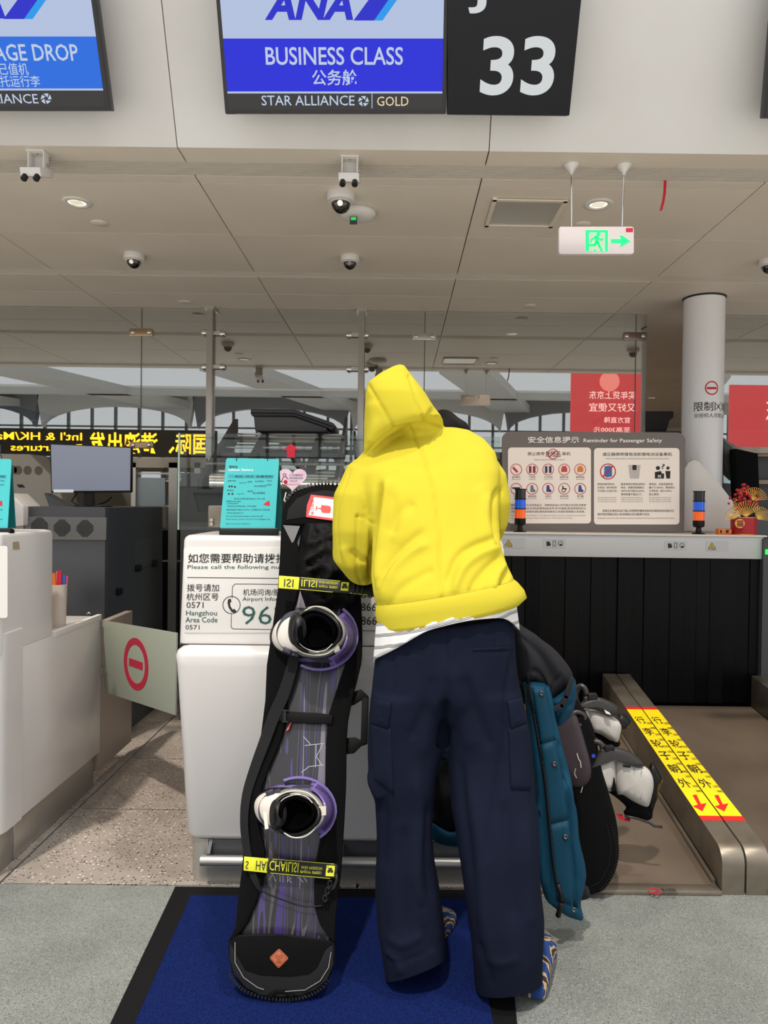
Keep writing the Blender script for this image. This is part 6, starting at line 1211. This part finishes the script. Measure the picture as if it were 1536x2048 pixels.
# slippers
def shoe(x, y, ang, label):
    g = MB(); a = math.radians(ang); U = Vector((math.cos(a), math.sin(a), 0)); V = Vector((-U.y, U.x, 0)); R = []
    for s_, w_, h_ in ((0, .02, .03), (.03, .036, .06), (.09, .042, .075), (.16, .046, .07), (.22, .05, .06), (.265, .042, .045), (.285, .02, .028)):
        c_ = Vector((x, y, .011)) + U * s_; R.append([c_ + V * (w_ * math.copysign(abs(math.cos(t)) ** .8, math.cos(t))) + Vector((0, 0, (h_ * .5 + h_ * .5 * math.sin(t)) if math.sin(t) > -.3 else 0)) for t in [2 * math.pi * k / 20 for k in range(20)]])
    g.loft(R); me = modded(g.mesh(), [('SUBSURF', dict(levels=1))]); return link('slipper', me, knit('knit_slipper'), person, True)
shoe(.055, 2.17, 62, ''); shoe(.40, 2.01, 74, '')
# ================================================================ TEAL JACKET
m_tj = mat('jacket_teal', (6, 62, 86), .65, bump=(30, .15, .004), var=(4, (5, 55, 78), .4, .6), spec=.2); m_tj2 = mat('jacket_teal_placket', (6, 56, 78), .6, spec=.2); m_lin = mat('jacket_charcoal', (37, 37, 41), .8, spec=.15, bump=(60, .3, .003))
jk = thing('jacket', 'teal winter jacket with charcoal hood hanging at the right side of the person', 'jacket', at(1120, 1838, 2.28))
g = MB(); JR = [(1362, 1046, 1096), (1400, 1050, 1106), (1450, 1056, 1114), (1500, 1062, 1127), (1550, 1066, 1141), (1600, 1069, 1149), (1650, 1071, 1156), (1700, 1074, 1164), (1740, 1077, 1170), (1770, 1082, 1166), (1795, 1090, 1160)]
g.loft([ringLR((l, y), (r_, y + 6), 2.30, .055, 28, .8) for y, l, r_ in JR] + [ringLR((1104, 1806), (1164, 1826), 2.29, .04, 28, .8), ringLR((1128, 1826), (1167, 1837), 2.29, .025, 28, .8)])
JF = [([(1094, 1370), (1112, 1480), (1132, 1560), (1140, 1680), (1152, 1820)], 3, -.012), ([(1060, 1400), (1078, 1500), (1090, 1640), (1100, 1780)], 4, -.008), ([(1120, 1480), (1134, 1530), (1128, 1580)], 5, -.010), ([(1150, 1600), (1152, 1680), (1160, 1760)], 6, .006), ([(1075, 1600), (1080, 1700), (1090, 1780)], 6, .007), ([(1128, 1560), (1140, 1600), (1136, 1700)], 6, .008)]
me = cloth(g, .006, 5, JF, (.004, 12)); o = link('jacket_body', me, m_tj, jk, True); mw = me.copy(); mw.transform(Matrix.Translation(WL[o.name])); tj = bvh(mw)
patch(tj, [(1064, 1368), (1092, 1370), (1112, 1480), (1080, 1490)], .006).build('placket', m_tj2, jk, True); patch(tj, [(1080, 1490), (1112, 1480), (1138, 1640), (1098, 1650)], .006).build('placket', m_tj2, jk, True); patch(tj, [(1098, 1650), (1138, 1640), (1156, 1815), (1112, 1800)], .006).build('placket', m_tj2, jk, True)
def on(tree, x, y, h=0): d = ray(x, y).normalized(); q_ = tree.ray_cast(CAMLOC, d)[0]; return (q_ if q_ else YP(2.255).P(x, y)) - d * h
zp = cr([(1054, 1345), (1060, 1385), (1068, 1430), (1078, 1490), (1090, 1560), (1098, 1640), (1106, 1720), (1114, 1775)], 6, False)
MB().tube([on(tj, *p, .008) for p in zp], .0045, 8).build('zip', m_black, jk, True)
g = MB()
for k, p in enumerate(zp):
    for f_ in (0, .5): c_ = on(tj, p.x + 2, p.y + f_ * 7, .011); g.box(c_.x - .002, c_.x + .002, c_.y - .002, c_.y + .002, c_.z - .0015, c_.z + .0015)
o = g.build('zip_teeth', m_lin, jk); o['kind'] = 'stuff'
for x, y in ((1083, 1387), (1109, 1528), (1131, 1674), (1148, 1820)):
    c_ = on(tj, x, y, .006); MB().lathe(c_, [(.009, 0), (.008, .004), (.004, .005), (.003, .003)], 18, ax=(CAMLOC - c_)).build('snap_button', mat('snap_metal', (70, 72, 76), .3, .8), jk, True)
g = MB(); g.tube([on(tj, x, y, .016) for x, y in ((1116, 1768), (1122, 1790), (1124, 1808))], .007, 8); g.tube([on(tj, x, y, .016) for x, y in ((1124, 1804), (1116, 1832))], .009, 8); g.build('zip_toggle', m_black, jk, True)
g = MB(); g.tube([on(tj, x, y, .004) for x, y in ((1064, 1560), (1072, 1600), (1080, 1630))], .003, 6); g.build('pocket_zip', m_black, jk, True)
def puff(outl, Y, th, name, m, folds=(), nz=(.004, 14), vox=.007, par=jk):
    g = inflate(outl, YP(Y), 0, th, back=1.0, prof=.6); me = cloth(g, vox, 3, folds, nz); return link(name, me, m, par, True)
puff([(1020, 1238), (1045, 1252), (1078, 1274), (1108, 1298), (1132, 1325), (1147, 1352), (1140, 1378), (1115, 1396), (1100, 1418), (1092, 1385), (1066, 1366), (1040, 1368), (1028, 1330)], 2.36, .075, 'jacket_hood', m_lin, [([(1040, 1270), (1080, 1310), (1110, 1370)], 7, -.010), ([(1060, 1262), (1100, 1310), (1128, 1360)], 6, .007), ([(1060, 1340), (1080, 1350), (1100, 1390)], 5, -.008), ([(1120, 1350), (1105, 1375), (1098, 1400)], 3, -.006)])
puff([(1096, 1404), (1112, 1392), (1132, 1378), (1144, 1354), (1151, 1366), (1151, 1408), (1144, 1432), (1126, 1450), (1114, 1452), (1106, 1430)], 2.33, .05, 'jacket_collar', m_tj, [([(1112, 1440), (1125, 1420), (1146, 1405)], 4, -.006)])
g = MB(); line(g, YP(2.265), [(1104, 1421), (1124, 1412), (1132, 1394), (1144, 1360)], 11, 0, t=.008); g.build('hood_strap', m_lin, jk, bevel=.003)
puff([(846, 1440), (950, 1440), (948, 1600), (936, 1660), (900, 1672), (868, 1664), (852, 1560)], 2.44, .05, 'jacket_lining', m_black)
puff([(856, 1640), (880, 1655), (905, 1664), (935, 1652), (940, 1680), (920, 1694), (892, 1692), (862, 1678)], 2.43, .05, 'jacket_hem', m_tj)
puff([(1140, 1755), (1160, 1765), (1176, 1772), (1180, 1790), (1176, 1798), (1160, 1800), (1146, 1797)], 2.33, .03, 'jacket_cuff', m_lin)
